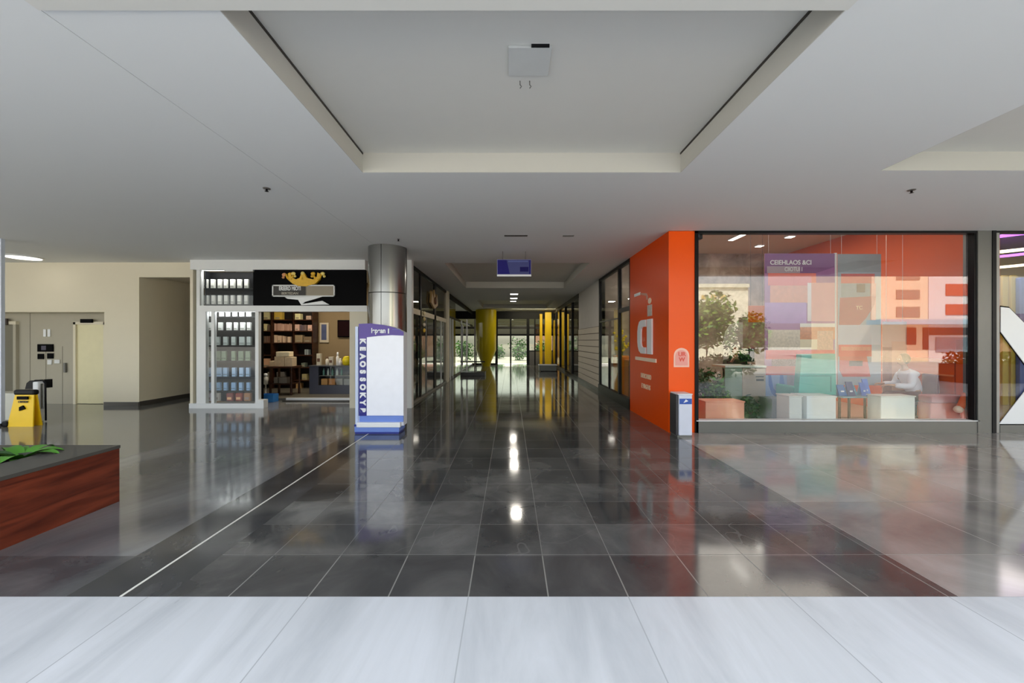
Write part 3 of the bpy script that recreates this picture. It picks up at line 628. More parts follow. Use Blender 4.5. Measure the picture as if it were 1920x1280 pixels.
m = MB(); m.box(px0 + .1, px1 - .3, py0 + .2, py1 - .2, ph - .16, ph - .09, mat('soil', (34, 26, 20), .9, noise=.4, nscale=30, bump=.6)); o = m.build('soil', pl)
def leaf_fan(mb, c, n, lo, hi, m, spread=.5, wid=.05, rnd=None):
    rnd = rnd or random
    for k in range(n):
        a = rnd.uniform(0, 2 * math.pi); L_ = rnd.uniform(lo, hi); up = rnd.uniform(.3, 1.0); pts = []
        d = Vector((math.cos(a), math.sin(a), 0)); s_ = Vector((-d.y, d.x, 0)); K = 6
        for i in range(K + 1):
            t_ = i / K; p = Vector(c) + d * (L_ * t_ * spread * 2) + Vector((0, 0, L_ * up * (t_ - .75 * t_ * t_ * 1.1)))
            w_ = wid * math.sin(math.pi * min(1, .08 + t_ * .92)) ** .8
            pts.append((p - s_ * w_, p + Vector((0, 0, -.01)), p + s_ * w_))
        vs = [q for tr in pts for q in tr]; fs = []
        for i in range(K):
            for j in (0, 1): fs.append((i * 3 + j, i * 3 + j + 1, (i + 1) * 3 + j + 1, (i + 1) * 3 + j))
        mb.add(vs, fs, m, True)
for i, (x, y, mm, ds) in enumerate(((-4.47, 3.66, leaf_a, 'light green broad leaved plant nearest the planter corner'), (-4.78, 3.5, leaf_b, 'dark green broad leaved plant at the left edge of the planter'))):
    pt = thing('broadleaf_plant', (x, y, ph - .1), ds, 'plant')
    q = MB(); leaf_fan(q, (x, y, ph - .05), 26, .2, .36, mm, .45, .055); q.build('leaves', pt)
    q = MB(); q.tube([(x, y, ph - .1), (x, y, ph - .03)], .015, bark); q.build('stem', pt)
# wet floor sign
SD = 7.5
ws = thing('wet_floor_sign', (X_at(47, SD), SD, 0), 'yellow folding floor caution sign with a black top', 'floor sign')
ys = mat('sign_yellow', (246, 200, 12), .4)
def slab(mb, pts, y0, y1, top_off, m):      # leaning trapezoid plate
    (a0, a1, zb), (b0, b1, zt) = pts
    vs = [(a0, y0, zb), (a1, y0, zb), (a1, y1, zb), (a0, y1, zb), (b0, y0 + top_off, zt), (b1, y0 + top_off, zt), (b1, y1 + top_off, zt), (b0, y1 + top_off, zt)]
    mb.add(vs, [(0, 3, 2, 1), (4, 5, 6, 7), (0, 1, 5, 4), (1, 2, 6, 5), (2, 3, 7, 6), (3, 0, 4, 7)], m)
bx0, bx1, tx0, tx1 = X_at(23, SD), X_at(71, SD), X_at(32, SD), X_at(67, SD)
m = MB(); slab(m, ((bx0, bx1, .0), (tx0, tx1, .6)), SD - .08, SD - .06, .05, ys); m.build('front_panel', ws)
m = MB(); slab(m, ((bx0, bx1, .0), (tx0, tx1, .6)), SD + .06, SD + .08, -.05, ys); m.build('rear_panel', ws)
m = MB(); m.bbox(tx0 - .02, tx1 + .02, SD - .05, SD + .05, .58, .68, black_metal, .03); m.build('hinge_cap', ws)
m = MB(); m.bbox((tx0 + tx1) / 2 - .1, (tx0 + tx1) / 2 + .1, SD - .07, SD - .045, .50, .56, black_panel, .005); m.build('black_label', ws)
text('CAUTION', ws, .05, ((tx0 + tx1) / 2, SD - .052, .455), (math.radians(80), 0, 0), mat('dark_print', (60, 50, 20), .5), sx=.8)
m = MB(); m.prism([((tx0 + tx1) / 2 - .05, .29), ((tx0 + tx1) / 2 + .06, .33), ((tx0 + tx1) / 2 + .01, .39), ((tx0 + tx1) / 2 - .05, .36)], 'y', SD - .075, SD - .045, black_panel); m.build('pictogram', ws)
m = MB(); m.bbox(bx0 - .08, bx0 + .02, SD - .1, SD + .1, 0, .1, black_metal, .02); m.build('foot', ws)
# white box left of it
m = MB(); m.bbox(X_at(-30, 8.0), X_at(31, 8.0), 8.0, 8.35, 0, Z_at(737, 8.0), mat('offwhite_box', (206, 204, 190), .5), .015)
wb = tag(m.build('low_cabinet', None, (X_at(0, 8), 8.1, 0)), 'low off-white cabinet at the left edge beside the yellow sign', 'cabinet')
# black and white turnstile
TS = 7.9
ts = thing('turnstile', (X_at(68, TS), TS, 0), 'white turnstile with a black rounded head behind the yellow sign', 'turnstile')
zt = Z_at(713, TS)
m = MB(); m.bbox(X_at(66, TS), X_at(76, TS), TS - .05, TS + .07, 0, zt - .02, letter_white, .02); m.build('pedestal', ts)
m = MB(); pts = [(X_at(49, TS), zt - .17), (X_at(66, TS), zt - .17), (X_at(66, TS), zt), (X_at(58, TS), zt), (X_at(52, TS), zt - .05)]; m.prism(pts, 'y', TS - .02, TS + .3, black_metal); m.build('head', ts)
m = MB(); m.tube([(X_at(66, TS), TS, zt), (X_at(80, TS), TS, zt + .005), (X_at(85, TS), TS, zt - .06), (X_at(86, TS), TS, .02)], .015, black_metal); m.build('guard_rail', ts)
m = MB(); m.box(X_at(76, TS), X_at(85, TS), TS + .0, TS + .02, .25, zt - .06, glass_dark); m.build('side_glass', ts)

# ================================================================= CORRIDOR LEFT SIDE
LX = -2.45
m = MB(); m.box(LX - .1, LX + .12, 9.45, 9.62, 0, 3.5, frame_white); struct(m, 'trim_3')
m = MB()
m.box(LX - .05, LX, 9.62, 15.3, 2.28, 2.42, cream); m.box(LX - .05, LX, 9.62, 15.3, 3.42, 3.5, black_metal)
for y, wd2, mm in ((10.9, .16, black_metal), (12.9, .30, black_metal), (11.7, .05, grey_metal), (14.2, .06, frame_white)):
    m.box(LX - .05, LX, y, y + wd2, 0, 3.42 if mm is black_metal else 2.3, mm)
m.box(LX - .06, LX + .01, 9.62, 15.3, 0, .06, grey_metal)
struct(m, 'trim_4')
m = MB(); m.box(LX - .03, LX - .02, 9.62, 15.3, .06, 3.42, glass_dark); struct(m, 'window_2')
m = MB(); m.box(LX - .07, LX - .035, 12.0, 12.9, .06, 2.28, mat('navy_panel', (44, 46, 56), .4)); struct(m, 'door_3')
m = MB(); m.box(LX - .15, LX + .05, 15.3, 15.75, 0, 3.5, cream); struct(m, 'wall_pier')
# crest hung on the side glass
cs = thing('crown_emblem', (LX, 12.6, 2.6), 'gold crest fixed high on the corridor side of the left shop', 'emblem')
q = MB()
q.prism([(12.1, 2.75), (12.2, 3.1), (12.45, 2.9), (12.65, 3.2), (12.85, 2.9), (13.1, 3.1), (13.2, 2.75), (12.65, 2.6)], 'x', LX, LX + .06, mat('dull_gold', (164, 134, 84), .4)); q.build('crest_plate', cs)
q = MB(); q.ball((LX + .08, 12.65, 2.85), .12, mat('dark_bronze', (96, 66, 44), .4), (.4, 1, 1)); q.build('crest_boss', cs)
# string of small pendants
for i in range(4):
    z = 2.36 - i * .16
    q = MB(); q.ball((LX + .04, 11.2, z), .065, mat('pendant_%d' % i, [(232, 220, 180), (196, 180, 130), (214, 204, 190), (220, 180, 60)][i], .4), (.6, 1, .9), 12)
    o = tag(q.build('hanging_ornament', None, (LX + .04, 11.2, z)), '%s ornament, %s from the top of the string on the corridor shop side' % (['cream', 'khaki', 'pale', 'golden'][i], ordn[i]), 'ornament', 'ornaments strung by the corridor shop side')
# goods seen through side glass: a shelf of jars
sg = thing('display_shelf', (LX - .35, 10.5, .06), 'black display shelf just inside the corridor glass of the left shop', 'shelf')
for z in (.35, .8, 1.25, 1.7):
    q = MB(); q.box(LX - .5, LX - .15, 9.8, 11.8, z, z + .03, black_metal); q.build('shelf', sg)
for yy in (9.8, 11.78):
    q = MB(); q.box(LX - .5, LX - .15, yy, yy + .02, .06, 2.0, black_metal); q.build('side_panel', sg)
zn = {.38: 'lowest', .83: 'second lowest', 1.28: 'second highest', 1.73: 'highest'}
for z in zn:
    for i in range(6):
        y = 9.98 + i * .32; cc = [(210, 210, 205), (180, 150, 110), (120, 130, 120), (150, 60, 44)][(i + int(z * 10)) % 4]; nn = ['pale', 'tan', 'grey green', 'dull red'][(i + int(z * 10)) % 4]
        q = MB(); q.lathe([(.05, 0), (.055, .02), (.055, .16), (.03, .2), (.03, .24), (0, .24)], (LX - .28, y, z), mat('jar_' + nn, cc, .4), 14)
        tag(q.build('jar', None, (LX - .28, y, z)), '%s jar, %s from the front on the %s level of the corridor shelf' % (nn, ordn[i], zn[z]), 'jar', 'jars on the corridor side display shelf')
# next shop beyond the pier
m = MB(); m.box(LX - .03, LX - .02, 15.75, 18.0, .06, 3.4, glass_dark); struct(m, 'window_3')
m = MB(); m.box(LX - .06, LX, 15.75, 26, 2.5, 2.6, black_metal); m.box(LX - .06, LX + .0, 15.75, 26, 0, .08, base_dark)
for y in (16.3, 17.0): m.box(LX - .05, LX + .02, y, y + .08, 0, 2.5, frame_white)
m.box(LX - .06, LX, 16, 26, 3.3, 3.5, dark_void); struct(m, 'trim_5')
m = MB(); m.box(LX - 3, LX - 2.9, 15.7, 26, 0, 3.5, mat('olive_wall', (92, 92, 84), .7)); m.box(LX - 3, LX - .1, 15.7, 15.75, 0, 3.5, cream); struct(m, 'wall_shop_left')
# free standing vitrine jutting into the corridor
VD = 17.9
vx0, vx1 = X_at(863, VD), X_at(909, VD)
vt = thing('glass_vitrine', ((vx0 + vx1) / 2, VD, 0), 'tall glass vitrine on a dark plinth in the corridor', 'vitrine')
m = MB(); m.bbox(vx0, vx1, VD, VD + .9, 0, .17, mat('plinth_dark', (30, 24, 22), .4), .01); m.build('plinth', vt)
for a in (vx0 + .02, X_at(874, VD), X_at(889, VD)):
    m = MB(); m.box(a, a + .06, VD + .02, VD + .08, .17, 2.55 if a > vx0 + .1 else 2.5, frame_white if a < X_at(880, VD) else mat('grey_post', (96, 88, 80), .4)); m.build('post', vt)
m = MB(); m.box(vx0, vx1 - .1, VD + .04, VD + .05, .17, 2.4, glass_clear); m.build('glass_pane', vt)
m = MB(); m.box(vx0, vx1, VD + .02, VD + .08, .62, .67, black_metal); m.build('cross_rail', vt)
m = MB(); m.tube([(vx0 + .1, VD - .05, .5), (vx0 + .12, VD - .05, 2.2), (vx0 + .02, VD - .02, 2.4)], .03, frame_white); m.build('curved_handle', vt)

# ================================================================= CORRIDOR END
ED = 26.0
m = MB()
m.box(-5.4, 3.2, ED, ED + .15, 3.0, 3.85, black_metal); m.box(-5.4, 3.2, ED, ED + .12, 1.9, 2.02, black_metal); m.box(-5.4, 3.2, ED, ED + .12, 2.35, 2.5, mat('dark_bronze_frame', (44, 40, 34), .4))
for px, w_ in ((893, .05), (931, .16), (957.5, .10), (990, .18), (1003, .08), (1037, .05), (1061, .2)): m.box(X_at(px, ED) - w_ / 2, X_at(px, ED) + w_ / 2, ED - .02, ED + .12, 0, 3.1, black_metal)
m.box(-2.5, -.9, ED, ED + .1, 0, .12, black_metal); m.box(X_at(990, ED), 3, ED, ED + .1, 0, .9, mat('dado_grey', (112, 112, 116), .5)); m.box(X_at(991, ED), 3, ED - .03, ED + .12, .9, .95, black_metal)
for z in (2.62, 2.8): m.box(-1, 1.2, ED - .01, ED + .02, z, z + .02, mat('bronze_line', (110, 104, 84), .4))
struct(m, 'trim_6')
m = MB(); m.box(-5.4, 3.0, ED + .05, ED + .06, .1, 1.95, glass('end_glass', (.55, .57, .52), .03)); m.box(-5.4, 3.0, ED + .05, ED + .06, 1.95, 3.0, glass('end_glass_dark', (.16, .16, .12), .03)); struct(m, 'window_4')
m = MB(); m.box(-16, -5.4, ED, ED + .2, 0, 3.85, cream); m.box(3.2, 20, ED, ED + .2, 0, 3.85, cream); struct(m, 'wall_end')
# yellow drum and yellow pillar
YD = 24.6; q = MB(); yx = X_at(911, YD)
q.lathe([(.25, .0), (.32, .25), (.62, 1.0), (.64, 3.49)], (yx, YD + .2, 0), mat('olive_yellow', (206, 184, 8), .4, noise=.12, nscale=1.5), 40)
tag(q.build('yellow_drum', None, (yx, YD, 0)), 'tall yellow drum narrowing towards its foot left of the end doors', 'column')
yl = mat('bright_yellow', (250, 206, 10), .4)
for i, (a, b_, z0, z1, D, ds) in enumerate(((1022, 1034, 1.0, 3.4, 25.4, 'bright yellow pillar right of the end doors'), (1012, 1017, 1.1, 3.3, 25.6, 'slim yellow post left of the yellow pillar'), (1038, 1043, 1.4, 2.9, 25.6, 'slim yellow post right of the yellow pillar'))):
    q = MB(); q.bbox(X_at(a, D), X_at(b_, D), D, D + .2, 0, z1, yl, .02)
    tag(q.build('yellow_pillar' if i == 0 else 'yellow_post', None, (X_at((a + b_) / 2, D), D, 0)), ds, 'pillar' if i == 0 else 'post')
area_light('end_fill_light', (X_at(1010, 24), 23.9, 3.45), 3.2, .3, 60, (1, .9, .6), (math.radians(35), 0, 0))  # added without a fixture, brightens the yellow drum and pillars
# bench block
BDD = 20.6
bn = thing('bench', (X_at(1026, BDD), BDD + .3, 0), 'low pale bench block on the right of the corridor end', 'bench')
m = MB(); m.bbox(X_at(1011, BDD), X_at(1044, BDD), BDD, BDD + .5, 0.02, .30, mat('bench_side', (120, 124, 118), .4), .02); m.build('bench_body', bn)
m = MB(); m.bbox(X_at(1010, BDD), X_at(1045, BDD), BDD - .02, BDD + .52, .30, .35, letter_white, .01); m.build('bench_top', bn)
m = MB(); m.box(X_at(1014, BDD), X_at(1041, BDD), BDD + .04, BDD + .46, 0, .03, black_metal); m.build('foot', bn)
# seen through the end glass: garden
m = MB(); m.box(-9, 7, 40, 40.4, 0, 1.2, mat('garden_wall', (212, 208, 200), .8)); m.box(2.4, 7, 39.6, 40, 0, 3.2, mat('pink_wall', (206, 160, 140), .8))
tag(m.build('garden_wall', None, (0, 40, 0)), 'pale low garden wall seen through the end doors', 'wall')

def shrub(name, c, r, h, label, cat, mlist=(leaf_a, leaf_b), n=500, trunk=None, group=None, ls=.07):
    t_ = thing(name, (c[0], c[1], 0), label, cat, group); rnd = random.Random(hash((round(c[0], 2), round(c[1], 2))) & 0xffff)
    z0 = trunk or 0.0
    q = MB(); lobes = [(Vector((c[0] + rnd.uniform(-.5, .5) * r, c[1] + rnd.uniform(-.5, .5) * r, z0 + h * rnd.uniform(.3, .72))), rnd.uniform(.45, .7)) for _ in range(7)]
    for k in range(n):
        lc, lr = rnd.choice(lobes); d = Vector((rnd.gauss(0, 1), rnd.gauss(0, 1), rnd.gauss(0, 1))).normalized() * (rnd.random() ** .33)
        p = lc + Vector((d.x * r * lr, d.y * r * lr, d.z * h * .42))
        if p.z < .03: p.z = .03
        u = Vector((rnd.gauss(0, 1), rnd.gauss(0, 1), rnd.gauss(0, .6))).normalized(); v = u.cross(Vector((rnd.gauss(0, 1), rnd.gauss(0, 1), rnd.gauss(0, 1)))).normalized(); s_ = ls * rnd.uniform(.7, 1.4)
        q.add([p - u * s_, p + v * s_ * .45, p + u * s_, p - v * s_ * .45], [(0, 1, 2, 3)], mlist[k % len(mlist)])
    q.build('foliage', t_)
    q = MB(); top = z0 + h * .5
    q.tube([(c[0], c[1], 0), (c[0] + .04 * r, c[1], top * .5), (c[0] - .03 * r, c[1], top)], .05 * max(.4, r), bark, 8, .02)
    for k in range(4):
        a = k * 1.7; q.tube([(c[0], c[1], top * .6), (c[0] + math.cos(a) * r * .4, c[1] + math.sin(a) * r * .4, top * 1.1)], .03 * max(.4, r), bark, 6, .01)
    q.build('trunk' if trunk else 'stems', t_)
    return t_
for i, (x, y, r, h, ds) in enumerate(((-3.6, 32, .9, 1.7, 'shrub outside the end glass, left of the yellow drum'), (.6, 33, 1.0, 1.9, 'shrub outside right behind the end doors'), (-1.2, 36, .8, 1.4, 'low shrub by the garden wall behind the end doors'), (2.3, 31, .7, 1.5, 'shrub outside behind the yellow pillars'))):
    shrub('shrub', (x, y), r, h, ds, 'shrub', (leaf_b, leaf_a), 500, group='shrubs in the garden behind the end glass', ls=.11)

# ================================================================= CORRIDOR RIGHT SIDE
RX = 2.75
m = MB(); sid = mat('siding', (216, 206, 190), .55, noise=.03); ln = mat('siding_groove', (120, 108, 96), .7)
m.box(RX + .02, RX + .2, 12.45, 16.2, 2.05, 3.5, mat('plaster_grey', (206, 202, 196), .7)); m.box(RX + .02, RX + .2, 12.45, 16.2, 0, 2.05, ln)
for k in range(9): m.box(RX, RX + .03, 12.45, 16.2, .12 + k * .215, .12 + k * .215 + .192, sid)
struct(m, 'wall_right')
k = MB(); k.box(RX - .02, RX + .02, 12.45, 16.2, 0, .12, base_dark); struct(k, 'baseboard_right')
m = MB(); m.box(RX + .06, RX + .07, 16.2, ED, .12, 3.45, glass('bronze_glass', (.55, .5, .4), .05)); struct(m, 'window_5')
m = MB(); m.box(RX, RX + .12, 16.2, ED, 0, .12, black_metal); m.box(RX, RX + .12, 16.2, ED, 3.3, 3.5, mat('dark_bronze_frame', (44, 40, 34), .4))
for y in (18, 20.2, 22.4, 24.4): m.box(RX, RX + .1, y, y + .1, .12, 3.3, black_metal)
struct(m, 'trim_7')
m = MB(); m.box(RX + 2.6, RX + 2.7, 16.3, ED, 0, 3.5, mat('dim_wall', (74, 62, 44), .7)); m.box(RX + .1, RX + 2.7, 16.2, 16.3, 0, 3.5, dark_void); struct(m, 'wall_shop_right')

# ================================================================= ORANGE CORNER
FY = 6.95
m = MB(); m.box(RX, RX + .06, FY + .002, 9.2, 0, 3.5, mat('orange_side_shaded', (226, 76, 0), .35, ior=1.22, noise=.03)); m.box(RX, RX + .06, FY, FY + .002, 0, 3.5, orange); m.box(RX + .06, 3.22, FY, FY + .25, 0, 3.5, orange); struct(m, 'wall_orange')  # corridor face in a darker, duller orange: its shade is in the colour
def LS(pts): return pts
lg = thing('wall_logo', (RX, 8.1, 1.2), 'big white two letter logo on the orange corridor wall', 'logo')
def arcpts(c, r, a0, a1, n=6): return [(c[0] + r * math.cos(math.radians(a0 + (a1 - a0) * i / n)), c[1] + r * math.sin(math.radians(a0 + (a1 - a0) * i / n))) for i in range(n + 1)]
# plane coordinates (y, z); towards -y is right in the picture
Cout = [(8.09, 2.02), (8.09, 1.88), (8.28, 1.88)] + [(8.34, 1.84), (8.36, 1.76), (8.36, 1.55), (8.33, 1.49), (8.27, 1.46), (8.09, 1.46), (8.09, 1.33)]
Cfull = Cout + [(8.36, 1.33), (8.48, 1.38), (8.55, 1.47), (8.58, 1.58), (8.58, 1.78), (8.54, 1.90), (8.46, 1.99), (8.34, 2.02)]
m = MB(); m.prism(Cfull, 'x', RX - .03, RX, letter_white); m.build('letter_c', lg)
m = MB(); m.prism([(7.98, 2.02), (7.98, 1.33), (7.72, 1.33), (7.72, 2.02)], 'x', RX - .03, RX, letter_white); m.build('letter_i', lg)
m = MB(); m.box(RX - .02, RX, 7.52, 8.75, 1.18, 1.25, mat('peach_white', (250, 226, 200), .5)); m.build('underline', lg)
text('LA', lg, .13, (RX - .006, 8.22, 1.62), SIDE_R, mat('salmon_letter', (226, 130, 100), .5))
for z, bd in ((.87, 'INTERCAMBIO'), (.66, 'E VIAGENS')):
    text(bd, lg, .13, (RX - .008, 8.1, z), SIDE_R, mat('peach_letter', (246, 214, 178), .5), sx=.72 if len(bd) > 9 else .85)
mk = thing('small_wall_mark', (RX, 8.2, 2.2), 'small pale hooked mark above the white logo on the orange wall', 'marking')
m = MB(); m.box(RX - .012, RX, 8.45, 8.85, 2.56, 2.62, letter_white); m.build('bar', mk)
m = MB(); m.prism([(8.45, 2.57), (8.45, 2.6), (8.05, 2.55), (7.98, 2.48), (8.0, 2.42), (8.06, 2.42), (8.08, 2.5)], 'x', RX - .01, RX, mat('pale_rose', (210, 150, 130), .5)); m.build('hook', mk)
m = MB(); m.lathe([(.0, 0), (.07, 0)], (0, 0, 0), letter_white, 20); m = MB(); m.prism([(7.88 + .085 * math.cos(t_ * .393), 2.38 + .06 * math.sin(t_ * .393)) for t_ in range(16)], 'x', RX - .012, RX, mat('peach_white', (250, 226, 200), .5)); m.build('dot', mk)
m = MB(); m.box(RX - .012, RX, 7.76, 8.0, 2.08, 2.3, mat('pale_grey_print', (200, 190, 180), .5, noise=.4, nscale=20)); m.build('figure', mk)
# emblem on the front of the orange pillar
em = thing('arch_emblem', (X_at(1278, FY), FY, Z_at(688, FY)), 'pale pink arch shaped emblem on the front of the orange pillar', 'emblem')
def arch(px0, px1, py0, py1):
    cx = (px0 + px1) / 2; r = (px1 - px0) / 2; return PS([(px0, py1), (px0, py0 + r)] + [(cx - r * math.cos(math.pi * i / 10), py0 + r - r * math.sin(math.pi * i / 10)) for i in range(1, 10)] + [(px1, py0 + r), (px1, py1)], FY)
m = MB(); m.prism(arch(1263, 1292, 652, 688), 'y', FY - .008, FY, mat('pale_pink', (246, 196, 176), .5)); m.build('outer_arch', em)
m = MB(); m.prism(arch(1266, 1289, 656, 685), 'y', FY - .012, FY - .008, mat('rose_pink', (238, 160, 148), .5)); m.build('inner_arch', em)
text('UR', em, .1, (X_at(1278, FY), FY - .014, Z_at(664, FY)), FRONT, mat('red_letter', (228, 90, 70), .5)); text('W', em, .1, (X_at(1278, FY), FY - .014, Z_at(674, FY)), FRONT, mat('red_letter', (228, 90, 70), .5))
# bin before the pillar
tk = thing('waste_bin', (X_at(1282, 6.75), 6.75, 0), 'narrow white bin with a blue label before the orange pillar', 'bin')
bx0, bx1 = X_at(1273, 6.6), X_at(1298, 6.6); bz = Z_at(738, 6.6)
m = MB(); m.bbox(bx0, bx1, 6.6, 6.9, .03, bz - .02, mat('bin_white', (214, 218, 232), .3), .012); m.build('bin_body', tk)
m = MB(); m.bbox(bx0 - .04, bx0, 6.62, 6.88, .03, bz - .02, mat('bin_dark_side', (52, 50, 54), .4), .006); m.build('side_panel', tk)
m = MB(); m.bbox(bx0 - .02, bx1 + .005, 6.59, 6.91, bz - .02, bz, letter_white, .008); m.build('lid', tk)
m = MB(); m.box(bx0 + .01, bx1 - .01, 6.592, 6.6, bz - .17, bz - .08, mat('bin_blue', (44, 84, 170), .4)); m.build('blue_label', tk)
m = MB(); m.prism([((bx0 + bx1) / 2 - .04, bz - .15), ((bx0 + bx1) / 2 + .04, bz - .12), ((bx0 + bx1) / 2, bz - .09)], 'y', 6.588, 6.592, letter_white); m.build('arrow_mark', tk)
m = MB(); m.box(bx0 - .02, bx1 + .0, 6.61, 6.89, 0, .03, grey_metal); m.build('foot', tk)

# side windows of the orange shop
m = MB()
m.box(RX, RX + .08, 9.2, 9.27, 0, 3.5, black_metal); m.box(RX, RX + .08, 12.33, 12.45, 0, 3.5, black_metal); m.box(RX, RX + .08, 9.2, 12.45, 3.42, 3.5, black_metal); m.box(RX - .02, RX + .08, 9.2, 12.45, 0, .25, black_metal)
m.box(RX, RX + .08, 10.15, 10.25, 0, 3.42, black_metal); m.box(RX, RX + .05, 9.27, 10.15, 2.3, 2.4, black_metal); m.box(RX, RX + .03, 10.25, 12.33, 2.15, 2.18, grey_metal); m.box(RX, RX + .05, 11.2, 11.24, .25, 1.1, black_metal)
struct(m, 'trim_8')
m = MB(); m.box(RX + .03, RX + .04, 9.27, 12.33, .25, 3.42, glass_front); struct(m, 'window_6')
# low orange cabinets inside the side windows
for i, (y0, y1, z1, ds) in enumerate(((9.35, 10.1, 1.12, 'salmon orange cabinet inside the nearer corridor window'), (10.3, 11.2, 1.18, 'orange cabinet inside the farther corridor window'))):
    o = thing('low_cabinet', (RX + .35, (y0 + y1) / 2, 0), ds, 'cabinet')
    q = MB(); q.bbox(RX + .12, RX + .5, y0, y1, 0, z1, mat('orange_cab_%d' % i, (240, 140, 84) if i == 0 else (232, 130, 40), .4), .01); q.build('cabinet_body', o)
    q = MB(); q.box(RX + .114, RX + .12, (y0 + y1) / 2 - .004, (y0 + y1) / 2 + .004, .08, z1 - .04, dark_slot); q.build('door_gap', o)
fl = thing('potted_flowers', (RX + .5, 11.7, 0), 'yellow flowers in a pot inside the farther corridor window', 'flowers')
q = MB(); q.lathe([(.14, 0), (.2, .45), (.2, .5), (.17, .5), (.16, .42)], (RX + .5, 11.7, 0), mat('brown_pot', (70, 46, 40), .5), 20); q.build('pot', fl)
q = MB(); leaf_fan(q, (RX + .5, 11.7, .5), 20, .4, .8, leaf_a, .25, .03); q.build('leaves', fl)
q = MB()
for k in range(26): q.ball((RX + .5 + random.uniform(-.2, .2), 11.7 + random.uniform(-.3, .3), random.uniform(1.3, 1.9)), .045, mat('flower_yellow', (236, 214, 50), .5), (1, 1, .8), 8)
for k in range(5): q.tube([(RX + .5, 11.7, .5), (RX + .5 + random.uniform(-.15, .15), 11.7 + random.uniform(-.2, .2), 1.6)], .01, leaf_b, 5)
q.build('blossoms', fl)

# ================================================================= ORANGE SHOP (front)
WX0, WX1 = 3.22, 8.09
m = MB()
m.box(3.20, 3.26, FY - .02, FY + .1, 0, 3.5, black_metal); m.box(3.2, 8.12, FY - .02, FY + .1, 3.46, 3.52, black_metal)
m.box(3.22, 8.12, FY - .02, FY + .14, 0, .2, grey_metal); m.box(3.22, 8.12, FY - .03, FY + .14, .2, .215, frame_white)
m.box(8.09, 8.33, FY - .03, FY + .2, 0, 3.5, grey_metal); m.box(8.05, 8.09, FY - .01, FY + .12, .2, 3.5, black_metal); m.box(8.33, 8.40, FY - .04, FY + .2, 0, 3.5, black_metal)
m.box(8.40, 8.50, FY, FY + .12, 0, 3.5, frame_white if False else mat('pale_metal', (160, 158, 152), .4))
m.box(8.4, 16, FY - .02, FY + .1, 3.47, 3.52, black_metal); m.box(8.5, 16, FY - .01, FY + .1, 0, .13, grey_metal)
struct(m, 'trim_9')
m = MB(); m.box(3.26, 8.05, FY + .04, FY + .05, .215, 3.46, glass_front); struct(m, 'window_7')
m = MB(); m.box(8.5, 16, FY + .04, FY + .05, .13, 3.47, glass_front); struct(m, 'window_8')
# room shell
conc = stone_floor('mottled_concrete', (158, 150, 136), (112, 106, 98), (204, 198, 184), .8, 1.4, None, nscale=1.5)
m = MB(); m.box(RX + .1, 5.0 + 2.9, 12.45, 12.6, 0, 4.3, conc); m.box(7.9, 8.7, 12.45, 12.6, 0, 4.3, conc); struct(m, 'wall_agency_back')
m = MB(); m.box(8.6, 8.75, FY + .2, 12.45, 0, 4.3, orange_deep); struct(m, 'wall_agency_right')
m = MB(); m.box(RX + .06, 8.7, FY + .1, 12.6, 4.3, 4.45, mat('beige_ceiling', (206, 196, 172), .8)); m.box(RX + .06, 8.7, FY + .1, FY + .3, 3.52, 4.3, white_paint); m.box(RX + .06, RX + .2, FY + .1, 12.6, 3.5, 4.3, white_paint); struct(m, 'ceiling_agency')
m = MB(); m.box(RX + .1, 8.6, FY + .14, 12.45, 0.0, .01, mat('agency_floor', (176, 160, 146), .3)); struct(m, 'floor_agency')
area_light('agency_lamp', (5.4, 9.6, 4.22), 4.2, 3.4, 100, (1, .92, .80))
def lamp_strip(x, y, z, lx, ly, label, rz=0):
    o = thing('ceiling_light', (x, y, z), label, 'ceiling light', None)
    q = MB(); q.bbox(x - lx / 2 - .02, x + lx / 2 + .02, y - ly / 2 - .02, y + ly / 2 + .02, z - .04, z, frame_white, .006); q.build('housing', o)
    q = MB(); q.bbox(x - lx / 2, x + lx / 2, y - ly / 2, y + ly / 2, z - .05, z - .04, lamp_white, .003); q.build('diffuser', o)
    return o
l1 = lamp_strip(X_at(1388, 10.2), 10.25, 4.3, .12, .8, 'bright strip light on the agency ceiling, nearest the orange pillar')
lamp_strip(X_at(1481, 10.3), 10.3, 4.3, .16, .16, 'small square light on the agency ceiling, right of the strip light')
lamp_strip(X_at(1424, 11.3), 11.3, 4.3, .16, .16, 'dim small square light at the back of the agency ceiling')
for i, (px, D) in enumerate(((1560, 9.0), (1640, 8.3))):
    x = 8.2; D = 9.4 - i * 1.1
    sp = thing('wall_spotlight', (x, D, 4.3), ('farther' if i == 0 else 'nearer') + ' small spotlight washing the orange agency wall', 'spotlight')
    q = MB(); q.lathe([(.05, -.12), (.05, -.02), (.02, 0)], (x, D, 4.3), frame_white, 16); q.build('spot_body', sp)
    q = MB(); q.lathe([(0, -.125), (.04, -.122)], (x, D, 4.3), lamp_white, 16); q.build('lamp', sp)
    d = bpy.data.lights.new('spot', 'SPOT'); d.energy = 55; d.spot_size = math.radians(75); d.spot_blend = .8; d.color = (1, .8, .5); d.shadow_soft_size = .04
    so = bpy.data.objects.new('spot', d); COL.objects.link(so); so.location = (x, D, 4.15); so.rotation_euler = (0, math.radians(28), 0)
# little device in the window corner
dv = thing('corner_device', (X_at(1312, FY), FY, 3.4), 'small black device in the top left corner of the big window', 'device')
q = MB(); q.bbox(X_at(1303, FY), X_at(1321, FY), FY + .06, FY + .16, Z_at(446, FY), Z_at(434, FY), black_panel, .01); q.build('device_body', dv)
q = MB(); q.bbox(X_at(1307, FY), X_at(1314, FY), FY + .055, FY + .06, Z_at(443, FY), Z_at(437, FY), mat('device_light', (96, 120, 150), .3), .003); q.build('device_lens', dv)

